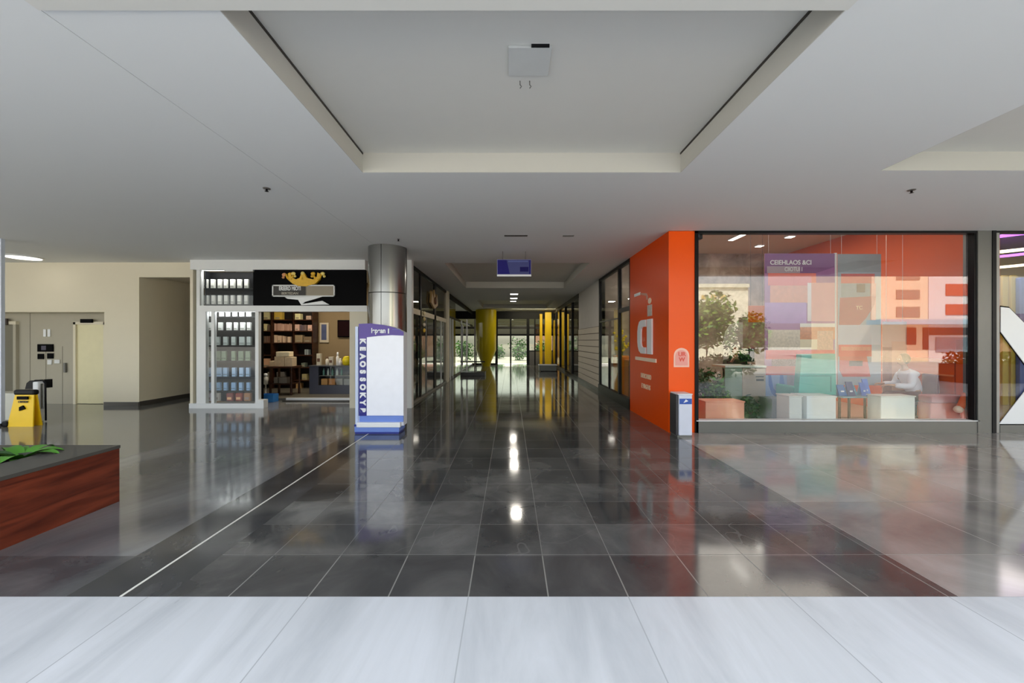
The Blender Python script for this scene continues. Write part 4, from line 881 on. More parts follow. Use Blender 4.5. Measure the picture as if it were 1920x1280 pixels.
# posters: a sheet plus printed patches in the same mesh
def poster(name, label, D, rect, patches, th=.012):
    x0, x1, z0, z1 = X_at(rect[0], D), X_at(rect[1], D), Z_at(rect[3], D), Z_at(rect[2], D)
    o = thing(name, ((x0 + x1) / 2, D, z0), label, 'poster')
    q = MB(); q.box(x0, x1, D, D + th, z0, z1, rect[4])
    for i, p in enumerate(patches):
        if len(p) == 5: q.box(X_at(p[0], D), X_at(p[1], D), D - .001 - i * .0004, D, Z_at(p[3], D), Z_at(p[2], D), p[4])
        else: q.prism(PS(p[0], D), 'y', D - .001 - i * .0004, D, p[1])
    q.build('printed_sheet', o)
    for xx in (x0 + .08, x1 - .08):
        q = MB(); q.tube([(xx, D + th / 2, z1), (xx, D + th / 2, 4.3)], .003, frame_white, 5); q.build('hanging_wire', o)
    return o
def pm(n_, c_, **k): return mat('print_' + n_, c_, .5, noise=k.get('noise', .08), nscale=k.get('nscale', 5))
PD = 8.3
p1 = poster('window_poster', 'tall purple and coral poster hanging inside the big window', PD, (1434, 1565, 475, 746, pm('lilac', (176, 118, 164))),
  [(1434, 1565, 475, 512, pm('purple', (132, 84, 140))), (1438, 1500, 499, 512, pm('greyrose', (178, 160, 172))), (1440, 1530, 512, 535, pm('coral', (240, 124, 112))),
   (1444, 1514, 535, 568, pm('peach', (238, 164, 136), noise=.2, nscale=12)), (1434, 1512, 567, 606, pm('violet', (190, 146, 206), noise=.15)), ([(1530, 512), (1565, 500), (1565, 530), (1530, 534)], pm('plum', (160, 104, 160))),
   (1514, 1521, 530, 602, pm('whitebar', (246, 232, 226))), (1521, 1565, 530, 602, pm('rose', (226, 170, 176))), (1440, 1500, 618, 656, pm('sand', (222, 206, 186), noise=.35, nscale=22)),
   (1500, 1565, 606, 613, pm('white2', (244, 238, 226))), (1500, 1565, 613, 636, pm('orangey', (230, 152, 106), noise=.3, nscale=20)), (1500, 1532, 636, 655, pm('cream2', (240, 224, 190))), (1532, 1562, 620, 660, pm('sand2', (222, 176, 146), noise=.4, nscale=24)),
   (1436, 1565, 656, 673, pm('red', (236, 88, 84))), (1447, 1498, 673, 686, pm('picrow', (150, 110, 110), noise=.8, nscale=30)), (1436, 1500, 686, 703, pm('red2', (232, 96, 92))),
   (1434, 1475, 703, 746, pm('paleblue', (160, 180, 224))), ([(1440, 703), (1445, 703), (1450, 728), (1458, 736), (1475, 737), (1475, 746), (1455, 746), (1446, 736), (1441, 722)], pm('blue', (54, 108, 196))), ([(1462, 703), (1468, 703), (1472, 728), (1460, 728)], pm('blue2', (70, 124, 206))),
   (1475, 1500, 703, 746, pm('lilacgrey', (176, 160, 176), noise=.3, nscale=15))])
text('CEIEHLAOS &CI', p1, .13, (X_at(1482, PD), PD - .014, Z_at(492.5, PD)), FRONT, letter_white, sx=.95, ext=.001)
text('CIIOTUI I', p1, .12, (X_at(1487, PD), PD - .014, Z_at(505, PD)), FRONT, letter_white, sx=.75, ext=.001)
m = MB(); m.box(X_at(1565, PD), X_at(1568.5, PD), PD - .01, PD + .03, Z_at(746, PD), Z_at(474, PD), frame_white); m.build('edge_rail', p1)
p2 = poster('window_poster', 'narrower grey and red poster right of the purple one', PD, (1571, 1652, 476, 722, pm('skygrey', (168, 182, 196))),
  [(1571, 1652, 476, 510, pm('bluegrey', (150, 160, 168))), (1577, 1640, 513, 531, pm('redband', (214, 84, 76), noise=.15, nscale=12)), (1577, 1632, 531, 557, pm('photo', (150, 168, 178), noise=.25, nscale=10)),
   (1606, 1622, 532, 548, pm('photod', (92, 80, 76), noise=.6, nscale=20)), (1632, 1642, 531, 600, pm('pinkstrip', (214, 140, 136))), ([(1575, 558), (1642, 555), (1640, 570), (1624, 596), (1612, 609), (1573, 609)], pm('wine', (182, 92, 96))),
   (1571, 1650, 609, 646, pm('pale', (192, 200, 214))), (1572, 1634, 646, 668, pm('busred', (226, 72, 62))), ([(1574, 668), (1625, 668), (1632, 706), (1580, 706), (1574, 694)], pm('busred2', (214, 74, 68))),
   (1592, 1617, 676, 686, pm('buswin', (70, 44, 48))), (1577, 1632, 650, 657, pm('buswin2', (240, 130, 100), noise=.4, nscale=30))])
text('TC', p2, .10, (X_at(1610, PD), PD - .014, Z_at(577, PD)), FRONT, mat('peach_letter', (246, 214, 178), .5), ext=.001)
p3 = poster('window_poster', 'faded pink and brown banner between the grey poster and the seated person', PD + .12, (1655, 1700, 603, 742, pm('fadedpink', (222, 184, 168))), [(1655, 1672, 650, 742, pm('fadedwine', (176, 120, 112), noise=.35, nscale=14)), (1672, 1700, 640, 742, pm('fadedsand', (224, 176, 150), noise=.1))])
# orange sheet left of the posters and bench
oq = thing('hanging_board', (X_at(1418, 9.0), 9.0, Z_at(604, 9.0)), 'small amber orange board hanging by wires above the reception desk', 'board')
m = MB(); m.bbox(X_at(1403, 9.0), X_at(1433, 9.0), 8.98, 9.01, Z_at(604, 9.0), Z_at(573, 9.0), mat('amber_panel', (220, 120, 10), .5, noise=.25), .004); m.build('board', oq)
for px in (1407, 1429):
    m = MB(); m.tube([(X_at(px, 9.0), 8.995, Z_at(573, 9.0)), (X_at(px, 9.0), 8.995, 4.3)], .004, black_metal, 5); m.build('hanging_wire', oq)

# furniture
def box_thing(name, px0, px1, pyt, D, depth, m_, label, cat, z0=.01, detail='top'):
    x0, x1 = X_at(px0, D), X_at(px1, D); zt = Z_at(pyt, D)
    o = thing(name, ((x0 + x1) / 2, D + depth / 2, z0), label, cat)
    q = MB(); q.bbox(x0, x1, D, D + depth, z0, zt - .02, m_, .012); q.build('body', o)
    q = MB(); q.bbox(x0 - .01, x1 + .01, D - .01, D + depth + .01, zt - .02, zt, m_, .006); q.build('top_board', o)
    return o
salmon = mat('salmon_board', (246, 170, 142), .5)
box_thing('low_box', 1323, 1396, 752, 7.15, .35, salmon, 'low salmon coloured box behind the left end of the big window', 'box')
box_thing('display_cube', 1513, 1568, 742, 7.1, .4, mat('cube_white', (224, 232, 230), .45), 'white display cube under the teal chair', 'cube')
box_thing('display_cube', 1652, 1716, 742, 7.1, .28, mat('cube_white2', (238, 238, 228), .45), 'white display cube beside the seated person in white', 'cube')
box_thing('side_cabinet', 1448, 1478, 748, 7.5, .4, mat('black_cab', (70, 74, 72), .4), 'low dark grey cabinet under the purple poster', 'cabinet')
box_thing('pale_cabinet', 1480, 1504, 742, 7.12, .35, mat('pale_cab', (206, 208, 200), .45), 'low pale cabinet left of the white cube', 'cabinet')
# desk of the woman
DD = 7.95
dk = thing('reception_desk', (X_at(1395, DD), DD, .01), 'beige and glass reception desk in front of the dark haired woman', 'desk')
m = MB(); m.bbox(X_at(1392, DD), X_at(1436, DD), DD, DD + .22, .01, Z_at(690, DD), mat('desk_beige', (150, 134, 118), .45), .012); m.build('desk_body', dk)
m = MB(); m.bbox(X_at(1358, DD), X_at(1436, DD), DD - .03, DD + .5, Z_at(689, DD), Z_at(685, DD), mat('desk_top', (200, 208, 196), .3), .008); m.build('desk_top', dk)
m = MB(); m.box(X_at(1360, DD), X_at(1392, DD), DD + .01, DD + .04, .25, Z_at(690, DD), mat('frosted_panel', (120, 138, 122), .3)); m.build('front_panel', dk)
m = MB(); m.bbox(X_at(1418, DD), X_at(1432, DD), DD - .006, DD, Z_at(714, DD), Z_at(710, DD), black_metal, .002); m.bbox(X_at(1417, DD), X_at(1432, DD), DD - .006, DD, Z_at(707, DD), Z_at(705, DD), black_metal, .002); m.build('drawer_slots', dk)
mo = thing('computer_monitor', (X_at(1415, DD), DD + .3, Z_at(685, DD)), 'dark computer monitor on the reception desk', 'monitor')
zt0 = Z_at(685, DD)
m = MB(); m.bbox(X_at(1405, DD), X_at(1432, DD), DD + .3, DD + .34, zt0 + .06, zt0 + .36, black_panel, .01); m.build('screen_body', mo)
m = MB(); m.bbox(X_at(1405, DD), X_at(1432, DD), DD + .295, DD + .3, zt0 + .33, zt0 + .36, mat('wine_edge', (112, 34, 40), .4), .002); m.build('top_edge', mo)
m = MB(); m.bbox(X_at(1412, DD), X_at(1424, DD), DD + .25, DD + .42, zt0, zt0 + .015, black_panel, .004); m.tube([(X_at(1418, DD), DD + .33, zt0), (X_at(1418, DD), DD + .33, zt0 + .1)], .015, black_panel); m.build('stand', mo)
fpn = thing('frosted_partition', (X_at(1372, 10.2), 10.2, .01), 'pale grey frosted partition behind the person with long dark hair', 'partition')
m = MB(); m.prism(PS([(1356, 697), (1356, 640), (1360, 622), (1368, 610), (1380, 604), (1392, 604), (1392, 697)], 10.2), 'y', 10.18, 10.21, mat('frosted_grey', (188, 194, 188), .4)); m.build('frosted_sheet', fpn)
for px in (1357, 1390):
    m = MB(); m.box(X_at(px, 10.2), X_at(px + 2, 10.2), 10.16, 10.24, .01, .8, grey_metal); m.build('foot_post', fpn)
# plants added inside at the left, standing for greenery mirrored in the glass
for i, (px, D, h, r, ds) in enumerate(((1324, 8.35, .95, .42, 'bushy plant added inside to stand for greenery mirrored at the left end of the big window'), (1340, 7.82, .85, .3, 'leafy plant added inside to stand for mirrored greenery just left of the reception desk'))):
    x = X_at(px, D); o = shrub('greenery_stand_in', (x, D), r, h, ds, 'plant', (leaf_a, leaf_b) if i else (leaf_b, mat('leaf_olive', (70, 84, 50), .5)), 700, ls=.055)
    q = MB(); q.lathe([(.11, 0), (.15, .26), (.16, .28), (.13, .28), (.12, .22)], (x, D, .01), mat('dark_pot', (56, 58, 52), .5), 20); q.build('pot', o)
shrub('potted_shrub', (X_at(1410, 7.6), 7.65), .2, .55, 'dark green low shrub right of the salmon box', 'plant', (leaf_b, mat('leaf_blackgreen', (30, 60, 44), .5)), 420, ls=.05)
# teal chair
TDc = 7.55
tc_ = thing('lounge_chair', (X_at(1533, TDc), TDc + .3, .01), 'big teal high backed lounge chair behind the white cube', 'chair')
teal = mat('teal_fabric', (84, 176, 158), .7, noise=.12, nscale=8, bump=.1)
m = MB(); m.prism(PS([(1497, 740), (1500, 705), (1503, 664), (1566, 663), (1568, 740)], TDc), 'y', TDc, TDc + .14, teal)
m.build('backrest', tc_)
m = MB(); m.bbox(X_at(1497, TDc), X_at(1566, TDc), TDc + .12, TDc + .66, .28, .5, teal, .04); m.build('seat', tc_)
for px in (1497, 1559):
    m = MB(); m.bbox(X_at(px, TDc), X_at(px + 8, TDc), TDc + .1, TDc + .66, .28, .72, teal, .03); m.build('armrest', tc_)
for px in (1499, 1562):
    for dy in (.05, .58):
        m = MB(); m.bbox(X_at(px, TDc), X_at(px + 3, TDc), TDc + dy, TDc + dy + .04, .01, .28, frame_white, .005); m.build('leg', tc_)
m = MB(); m.box(X_at(1500, TDc), X_at(1560, TDc), TDc - .004, TDc, Z_at(705, TDc), Z_at(704, TDc), mat('seam_teal', (52, 128, 116), .7)); m.box(X_at(1557, TDc), X_at(1558.5, TDc), TDc - .004, TDc, Z_at(734, TDc), Z_at(706, TDc), mat('seam_teal', (52, 128, 116), .7)); m.build('seam', tc_)
# blue glass table with brochures
GD = 7.55
gt = thing('glass_table', (X_at(1612, GD), GD + .2, .01), 'blue green glass topped table covered with brochures', 'table')
zt1 = Z_at(742, GD)
m = MB(); m.bbox(X_at(1572, GD), X_at(1650, GD), GD - .1, GD + .5, zt1 - .03, zt1, mat('aqua_top', (110, 160, 176), .25, noise=.3), .008); m.build('table_top', gt)
for px in (1574, 1592, 1622, 1646):
    m = MB(); m.bbox(X_at(px, GD), X_at(px + 3, GD), GD + .0, GD + .04, .01, zt1 - .03, mat('dark_leg', (56, 58, 50), .4), .005); m.build('leg', gt)
m = MB(); m.box(X_at(1574, GD), X_at(1649, GD), GD + .02, GD + .4, .05, .08, mat('cream_board', (206, 204, 180), .5)); m.build('lower_shelf', gt)
bro = [(1573, 1590, .0, (48, 110, 170), 'deep blue'), (1590, 1606, .0, (28, 52, 110), 'navy'), (1606, 1620, .12, (70, 156, 176), 'teal'), (1620, 1634, .05, (44, 98, 190), 'bright blue'), (1634, 1648, .15, (70, 120, 214), 'cornflower blue')]
for i, (a, b_, dy, rgb, nm) in enumerate(bro):
    x0, x1 = X_at(a, GD) + .01, X_at(b_, GD) - .01; zz = zt1; th_ = [.2, .26, .18, .24, .3][i]
    o = thing('brochure_stand', ((x0 + x1) / 2, GD + dy, zz), '%s brochure holder, %s from the left on the glass table' % (nm, ordn[i]), 'brochure holder', 'brochure holders on the glass table')
    q = MB(); slab(q, ((x0, x1, zz), (x0 + .01, x1 - .01, zz + th_)), GD + dy, GD + dy + .02, .08, mat('bro_%d' % i, rgb, .4, noise=.3, nscale=10)); q.build('front_sheet', o)
    q = MB(); slab(q, ((x0, x1, zz), (x0 + .01, x1 - .01, zz + th_ * .8)), GD + dy + .12, GD + dy + .13, -.04, mat('holder_clear', (170, 196, 214), .2)); q.build('back_stay', o)
    q = MB(); q.box(x0 + .04, x1 - .05, GD + dy + .012, GD + dy + .02, zz + .07, zz + .1, letter_white); q.build('pale_mark', o)
# orange counter at right, along the orange wall
oc = thing('service_counter', (8.44, 8.2, .01), 'long orange service counter along the right wall of the agency', 'counter')
m = MB(); m.bbox(8.32, 8.59, 7.5, 9.3, .01, 1.18, orange_deep, .01); m.build('counter_body', oc)
m = MB(); m.bbox(8.27, 8.59, 7.45, 9.35, 1.18, 1.24, mat('orange_top', (236, 128, 50), .35), .01); m.build('counter_top', oc)
m = MB(); m.box(8.305, 8.32, 7.5, 9.3, .92, .95, mat('orange_line', (246, 150, 90), .35)); m.build('trim_line', oc)
m = MB(); m.bbox(8.3, 8.59, 7.3, 7.46, .01, 1.62, orange_deep, .01); m.build('end_panel', oc)
o = thing('low_bench', (8.0, 7.4, .01), 'pink orange low bench inside the right end of the big window', 'bench')
m = MB(); m.bbox(7.63, 8.25, 7.26, 7.5, .01, .46, mat('bench_salmon', (206, 112, 88), .45), .015); m.build('bench_body', o)
m = MB(); m.bbox(7.65, 8.25, 7.26, 7.52, .46, .6, mat('bench_mauve', (206, 140, 136), .5), .03); m.build('cushion', o)
ch = thing('orange_brace', (8.05, 7.15, .01), 'slanted orange brace with a pale ball foot by the right window post', 'brace')
a0 = (X_at(1800, 7.13), 7.13, Z_at(765, 7.13)); a1 = (X_at(1818, 7.14), 7.14, Z_at(725, 7.14)); a2 = (8.22, 7.16, 1.2)
m = MB(); m.tube([a0, a1, a2], .055, orange_deep, 12); m.build('brace_arm', ch)
m = MB(); m.ball((a0[0] - .03, a0[1], a0[2] - .02), .065, mat('pale_foot', (222, 200, 176), .5)); m.build('ball_foot', ch)
m = MB(); m.tube([(a0[0] + .03, a0[1], a0[2]), (a0[0] + .1, a0[1], .01)], .035, mat('bench_salmon', (206, 112, 88), .45), 10); m.build('leg', ch)

# ---------------------------------------------------------------- people
def skinned(name, chains, m, parent, rootv=0, sub=2):
    """chains: lists of (x, y, z, r); first point of a later chain given as an index tuple ('j', chain, i) joins there"""
    bm = bmesh.new(); lay = bm.verts.layers.skin.verify(); ref = {}
    org = WLOC[parent.name]; first = True
    for ci, chn in enumerate(chains):
        prev = None
        for i, p in enumerate(chn):
            if p[0] == 'j': v = ref[(p[1], p[2])]
            else:
                v = bm.verts.new(Vector(p[:3]) - org); v[lay].radius = (p[3], p[3]) if len(p) == 4 else (p[3], p[4])
                if first: v[lay].use_root = True; first = False
            ref[(ci, i)] = v
            if prev is not None: bm.edges.new((prev, v))
            prev = v
    me = bpy.data.meshes.new(name); bm.to_mesh(me); bm.free(); me.materials.append(m)
    o = bpy.data.objects.new(name, me); COL.objects.link(o); o.parent = parent
    s_ = o.modifiers.new('skin', 'SKIN'); s_.use_smooth_shade = True
    u = o.modifiers.new('sub', 'SUBSURF'); u.levels = sub; u.render_levels = sub
    WLOC[o.name] = org
    return o
def hand(wr, d, side, up):
    """five finger chains leaving a palm; wr wrist, d pointing direction, side thumb direction, up back of hand"""
    wr, d, side, up = Vector(wr), Vector(d).normalized(), Vector(side).normalized(), Vector(up).normalized(); out = []
    palm = wr + d * .07
    for k, (off, L_) in enumerate(((.030, .070), (.011, .080), (-.009, .074), (-.028, .058))):
        b0 = palm + side * off; b1 = b0 + d * L_ * .45 - up * .008; b2 = b1 + d * L_ * .3 - up * .018; b3 = b2 + d * L_ * .2 - up * .026
        out.append([b0, b1, b2, b3])
    t0 = wr + d * .03 + side * .03; out.append([t0, t0 + d * .03 + side * .025, t0 + d * .055 + side * .03 - up * .01])
    return palm, out
def seated_person(x, y, seat, yaw, name_label, skin_m, hair_m, shirt_m, trouser_m, long_hair, lean=.0, hand_up=False):
    root = thing('person', (x, y, .01), name_label, 'person'); R = Matrix.Rotation(yaw, 4, 'Z')
    def W(p): q = R @ Vector(p[:3]); return (q.x + x, q.y + y, q.z + .01)
    def V(p): return W(p) + tuple(p[3:])
    s = seat; Lh = lean                                    # local frame: the person faces +Y
    pel = (0, 0, s + .08, .13, .11); w1 = (0, .02 + Lh * .2, s + .24, .115, .09); chs = (0, .03 + Lh * .6, s + .42, .14, .105); up = (0, .03 + Lh * .9, s + .52, .12, .085); nk = (0, .05 + Lh, s + .60, .05); hd0 = (0, .06 + Lh, s + .66, .05)
    hp = (0, .075 + Lh, s + .76)
    chains = [[V(pel), V(w1), V(chs), V(up), V(nk), V(hd0), V((0, .07 + Lh, s + .70, .045))]]
    cl = [[V((0, 0, s + .08, .145, .125)), V((0, .02 + Lh * .2, s + .24, .165, .14)), V((0, .03 + Lh * .6, s + .42, .185, .15)), V((0, .03 + Lh * .9, s + .525, .145, .105)), V((0, .045 + Lh, s + .565, .07))]]
    tr = [[V((0, -.01, s + .10, .15, .13)), V((0, 0, s + .05, .14, .12))]]
    for sd in (-1, 1):
        sh = (sd * .17, .03 + Lh * .9, s + .50, .055); el = (sd * .25, .10 + Lh * .8, s + .26, .042); wr = (sd * .16, .36 + Lh, s + .27, .028)
        if hand_up and sd > 0: el = (sd * .22, .20 + Lh, s + .30, .042); wr = (sd * .07, .20 + Lh, s + .56, .028)
        k = len(chains); d = Vector(wr[:3]) - Vector(el[:3]); upv = Vector((0, 0, 1)) if abs(d.normalized().z) < .7 else Vector((0, 1, 0))
        palm, fin = hand(wr[:3], d, Vector((-sd, 0, 0)), upv)
        chains.append([('j', 0, 3), V(sh), V(el), V(wr), V(tuple(palm) + (.034, .018))])
        for f in fin[:4]: chains.append([('j', k, 4)] + [V(tuple(q) + (.0095 - .0012 * i,)) for i, q in enumerate(f[1:])])
        chains.append([('j', k, 3)] + [V(tuple(q) + (.011 - .0012 * i,)) for i, q in enumerate(fin[4])])
        cl.append([('j', 0, 3), V((sd * .17, .03 + Lh * .9, s + .50, .085)), V(el[:3] + (.07,)), V(tuple(Vector(el[:3]).lerp(Vector(wr[:3]), .85)) + (.052,))])
        kn = (sd * .12, .45, s + .06, .06); an = (sd * .12, .46, .09, .04)
        chains.append([('j', 0, 0), V((sd * .10, .05, s + .07, .085)), V(kn), V(an), V((sd * .12, .60, .04, .035))])
        tr.append([('j', 0, 1), V((sd * .10, .06, s + .07, .095)), V(kn[:3] + (.075,)), V((sd * .12, .46, .13, .055))])
    skinned('body', chains, skin_m, root); skinned('shirt', cl, shirt_m, root); skinned('trousers', tr, trouser_m, root)
    # head: one shaped surface with brow, nose, lips, chin and ears
    bm = bmesh.new(); bmesh.ops.create_uvsphere(bm, u_segments=28, v_segments=20, radius=1)
    for v in bm.verts:
        q = v.co; zz = q.z; f = max(0, q.y)
        wx = .074 * (1 - .22 * max(0, -zz)); q.x *= wx; q.y *= .092 * (1 - .12 * max(0, -zz)); q.z *= .118
        if f > .5:
            if abs(q.x) < .014 and -.045 < q.z < .012: q.y += .017 * (1 - abs(q.z + .022) / .04)
            if abs(q.x) < .026 and -.072 < q.z < -.052: q.y += .005
            if .012 < q.z < .03 and abs(q.x) > .012: q.y -= .005
            if q.z < -.09: q.y += .008
    def HP(p): return W((hp[0] + p[0], hp[1] + p[1], hp[2] + p[2]))
    mbh = MB(); bm.verts.index_update(); mbh.add([HP(v.co) for v in bm.verts], [[v.index for v in f.verts] for f in bm.faces], skin_m, True); bm.free()
    hd = mbh.build('head', root)
    for sd in (-1, 1):
        q = MB(); q.ball(HP((sd * .075, -.005, -.01)), .022, skin_m, (.45, .8, 1.2), 10); q.build('ear', hd)
        q = MB(); q.ball(HP((sd * .029, .079, .016)), .011, letter_white, (1, 1, .7), 10); q.ball(HP((sd * .029, .088, .016)), .005, hair_dark, (1, 1, 1), 8); q.build('eye', hd)
    q = MB(); q.ball(HP((0, .086, -.062)), .018, mat('lips', (150, 70, 66), .5), (1, .35, .3), 12); q.build('mouth', hd)
    q = MB(); q.ball(HP((0, -.018, .025)), .1, hair_m, (.88, 1.0, 1.12), 22)
    if long_hair:
        for sd in (-1, 0, 1):
            q.tube([HP((sd * .062, -.03 - .02 * (sd == 0), .05)), HP((sd * .085, -.03, -.06)), HP((sd * .09, -.035 - .02 * (sd == 0), -.17)), HP((sd * .075, -.04, -.27))], .055, hair_m, 12, .03)
    q.build('hair', root)
    return root
def office_chair(x, y, seat, yaw, m_, label):
    o = thing('office_chair', (x, y, .01), label, 'chair'); R = Matrix.Rotation(yaw, 4, 'Z')
    def T(mb):
        mb.v = [tuple((R @ Vector((v[0] - x, v[1] - y, v[2]))) + Vector((x, y, 0))) for v in mb.v]; return mb
    q = MB(); q.bbox(x - .22, x + .22, y - .2, y + .24, seat - .09, seat - .03, m_, .03); T(q).build('seat', o)
    q = MB(); q.bbox(x - .2, x + .2, y - .27, y - .22, seat + .08, seat + .5, m_, .03); T(q).build('backrest', o)
    q = MB(); q.tube([(x, y, .1), (x, y, seat - .08)], .025, black_metal); T(q).build('column', o)
    for k in range(5):
        a = k * 1.2566; q = MB(); q.tube([(x, y, .1), (x + .26 * math.cos(a), y + .26 * math.sin(a), .06)], .02, black_metal, 8); q.ball((x + .26 * math.cos(a), y + .26 * math.sin(a), .035), .025, black_metal, (1, 1, 1), 8); T(q).build('leg', o)
    return o
wx_, wy_ = X_at(1377, 9.0), 9.0
seated_person(wx_, wy_, .60, math.radians(160), 'seated person with long dark hair and brown top behind the reception desk', skin_dark, hair_dark, mat('brown_top', (52, 28, 28), .8), mat('dark_trousers', (30, 30, 36), .8), True, .03, True)
office_chair(wx_, wy_, .60, math.radians(160), black_metal, 'black office chair under the person with long dark hair')
mx_, my_ = X_at(1716, 7.9), 7.9
seated_person(mx_, my_, .44, math.radians(75), 'seated person in a loose white shirt leaning left at the right of the window', skin, mat('brown_hair', (70, 48, 34), .5), mat('white_shirt', (232, 234, 244), .8, noise=.06, nscale=5), mat('maroon_trousers', (96, 30, 34), .8), False, .12)
office_chair(mx_, my_, .44, math.radians(75), mat('maroon_seat', (110, 34, 36), .6), 'maroon office chair under the person in the white shirt')

# ================================================================= NEIGHBOUR SHOP (right edge)
m = MB(); m.box(8.75, 16, 12.4, 12.6, 0, 4.3, mat('gold_wall', (170, 148, 70), .6)); m.box(16, 16.2, FY, 12.6, 0, 4.3, cream); struct(m, 'wall_neighbour')
m = MB(); m.box(8.7, 16, FY + .2, 12.6, 4.3, 4.45, mat('violet_ceiling', (96, 70, 112), .7)); m.box(8.75, 16, FY + .1, FY + .3, 3.52, 4.3, white_paint); struct(m, 'ceiling_neighbour')
area_light('neighbour_lamp', (11.5, 10, 4.2), 2.5, 2, 80, (.9, .8, .8))
for i, (zc, rr, mm, ds) in enumerate(((3.92, 1.7, mat('violet_ring', (190, 120, 255), .4, emit=(190, 110, 255), es=2.2), 'violet glowing ring light high in the neighbouring shop'), (3.6, 1.5, mat('warm_ring', (255, 240, 200), .4, emit=(255, 240, 205), es=2.2), 'warm white ring light below the violet ring'))):
    q = MB(); pts = [(12.3 + rr * math.cos(a * math.pi / 24), 9.9 + rr * math.sin(a * math.pi / 24), zc) for a in range(49)]; q.tube(pts, .035, mm, 8)
    o = tag(q.build('ring_light', None, (12.3, 9.9, zc)), ds, 'ring light')
    q = MB()
    for a in (0, 2.1, 4.2): q.tube([(12.3 + rr * math.cos(a), 9.9 + rr * math.sin(a), zc), (12.3 + rr * math.cos(a), 9.9 + rr * math.sin(a), 4.3)], .006, black_metal, 5)
    q.build('hanging_wire', o)
bp = MB(); bp.bbox(X_at(1913, 9.8), X_at(1925, 9.8), 9.8, 9.9, 0, Z_at(520, 9.8), mat('blue_pillar', (70, 90, 150), .4), .02)
tag(bp.build('blue_pillar', None, (12.4, 9.8, 0)), 'slim blue pillar inside the neighbouring shop', 'pillar')
for i in range(2):
    q = MB(); q.bbox(X_at(1880 + 16 * i, 9.9), X_at(1891 + 17 * i, 9.9), 9.9, 9.95, 0, Z_at(516, 9.9), mat('gold_panel', (176, 154, 50), .4), .01)
    tag(q.build('gold_panel', None, (X_at(1885 + 16 * i, 9.9), 9.9, 0)), ('left' if i == 0 else 'right') + ' olive gold upright panel in the neighbouring shop', 'panel')
xd = thing('window_decal', (X_at(1950, FY), FY, .15), 'huge white letter X with black edging on the neighbouring window', 'decal')
for nm, (gx, yy0, yy1, mm) in {'black_edge': (0, FY + .026, FY + .032, black_panel), 'white_letter': (1, FY + .018, FY + .026, letter_white)}.items():
    e = 2.5 if nm == 'black_edge' else 0
    q = MB()
    q.prism(PS([(1879, 575 - e), (1895, 577 - e), (1925, 607 - e), (2060, 745), (2060, 797 + e), (2010, 797 + e), (1879, 622 + e)], FY), 'y', yy0, yy1, mm)
    q.prism(PS([(1876 - e, 795 + e), (1926 + e, 795 + e), (1975, 735), (1950, 700)], FY), 'y', yy0 + .001, yy1 + .001, mm)
    q.prism(PS([(1978, 640), (2040, 575), (2080, 575), (2000, 672)], FY), 'y', yy0 + .002, yy1 + .002, mm)
    q.build(nm, xd)

# ================================================================= CEILING THINGS
def downlight(x, y, z, s, label, power=14, grp='square downlights along the corridor ceiling'):
    o = thing('ceiling_light', (x, y, z), label, 'ceiling light', grp)
    q = MB(); q.bbox(x - s / 2 - .02, x + s / 2 + .02, y - s / 2 - .02, y + s / 2 + .02, z - .03, z, frame_white, .005); q.build('housing', o)
    q = MB(); q.bbox(x - s / 2, x + s / 2, y - s / 2, y + s / 2, z - .036, z - .03, lamp_white, .002); q.build('diffuser', o)
    area_light('down_lamp', (x, y, z - .05), s, s, power, (1, .92, .8))
    return o
downlight(.18, 12.2, 3.72, .26, 'square downlight in the corridor ceiling recess behind the hanging sign', 22)
downlight(.15, 16.2, 3.5, .30, 'square downlight just beyond the second ceiling recess')
downlight(.15, 17.8, 3.5, .30, 'square downlight between the second and third ceiling recess')
downlight(.15, 21.4, 3.72, .30, 'square downlight in the farthest ceiling recess', 14)
ap = thing('access_panel', (.14, 3.0, 3.72), 'square grey access panel in the ceiling recess overhead', 'ceiling panel')
m = MB(); m.bbox(-.015, .3, 2.87, 3.18, 3.70, 3.719, mat('panel_grey', (206, 208, 206), .5), .004); m.build('panel_face', ap)
m = MB(); m.box(.15, .28, 2.86, 2.872, 3.70, 3.72, black_metal); m.build('latch', ap)
for i, px in enumerate((975, 993)):
    x = X_at(px, 3.27); q = MB(); q.tube([(x, 3.27, 3.72), (x, 3.27, 3.69), (x + .012, 3.27, 3.675), (x, 3.27, 3.66)], .004, grey_metal, 6); q.build
    tag(q.build('ceiling_hook', None, (x, 3.27, 3.66)), ('left' if i == 0 else 'right') + ' one of two tiny metal hooks behind the ceiling access panel', 'hook', 'tiny hooks in the ceiling recess')
for i, (px, py) in enumerate(((500, 353), (1709, 356), (747, 448))):
    D = 1425 / (CY - py); x = X_at(px, D)
    o = thing('sprinkler', (x, D, 3.5), ['dark sprinkler head on the ceiling, left of the big recess', 'dark sprinkler head on the ceiling above the orange shop window', 'small sprinkler head on the ceiling near the round column'][i], 'sprinkler')
    q = MB(); q.lathe([(.045 if i < 2 else .025, 0), (.04 if i < 2 else .022, -.008), (0, -.01)], (x, D, 3.5), mat('rosette_grey', (96, 92, 88), .4), 16); q.build('rosette', o)
    q = MB(); q.lathe([(.012, -.008), (.012, -.035), (.025, -.038), (0, -.04)], (x, D, 3.5), black_metal, 12); q.build('nozzle', o)
for i, (x, lw, ds) in enumerate(((.1, .42, 'thin dark slot vent in the ceiling before the hanging sign'), (1.05, .2, 'short faint slot vent right of the long one in the ceiling'))):
    q = MB(); q.bbox(x - lw / 2, x + lw / 2, 7.22, 7.28, 3.49, 3.50, dark_slot if i == 0 else grey_metal, .002); tag(q.build('slot_vent', None, (x, 7.25, 3.5)), ds, 'vent')
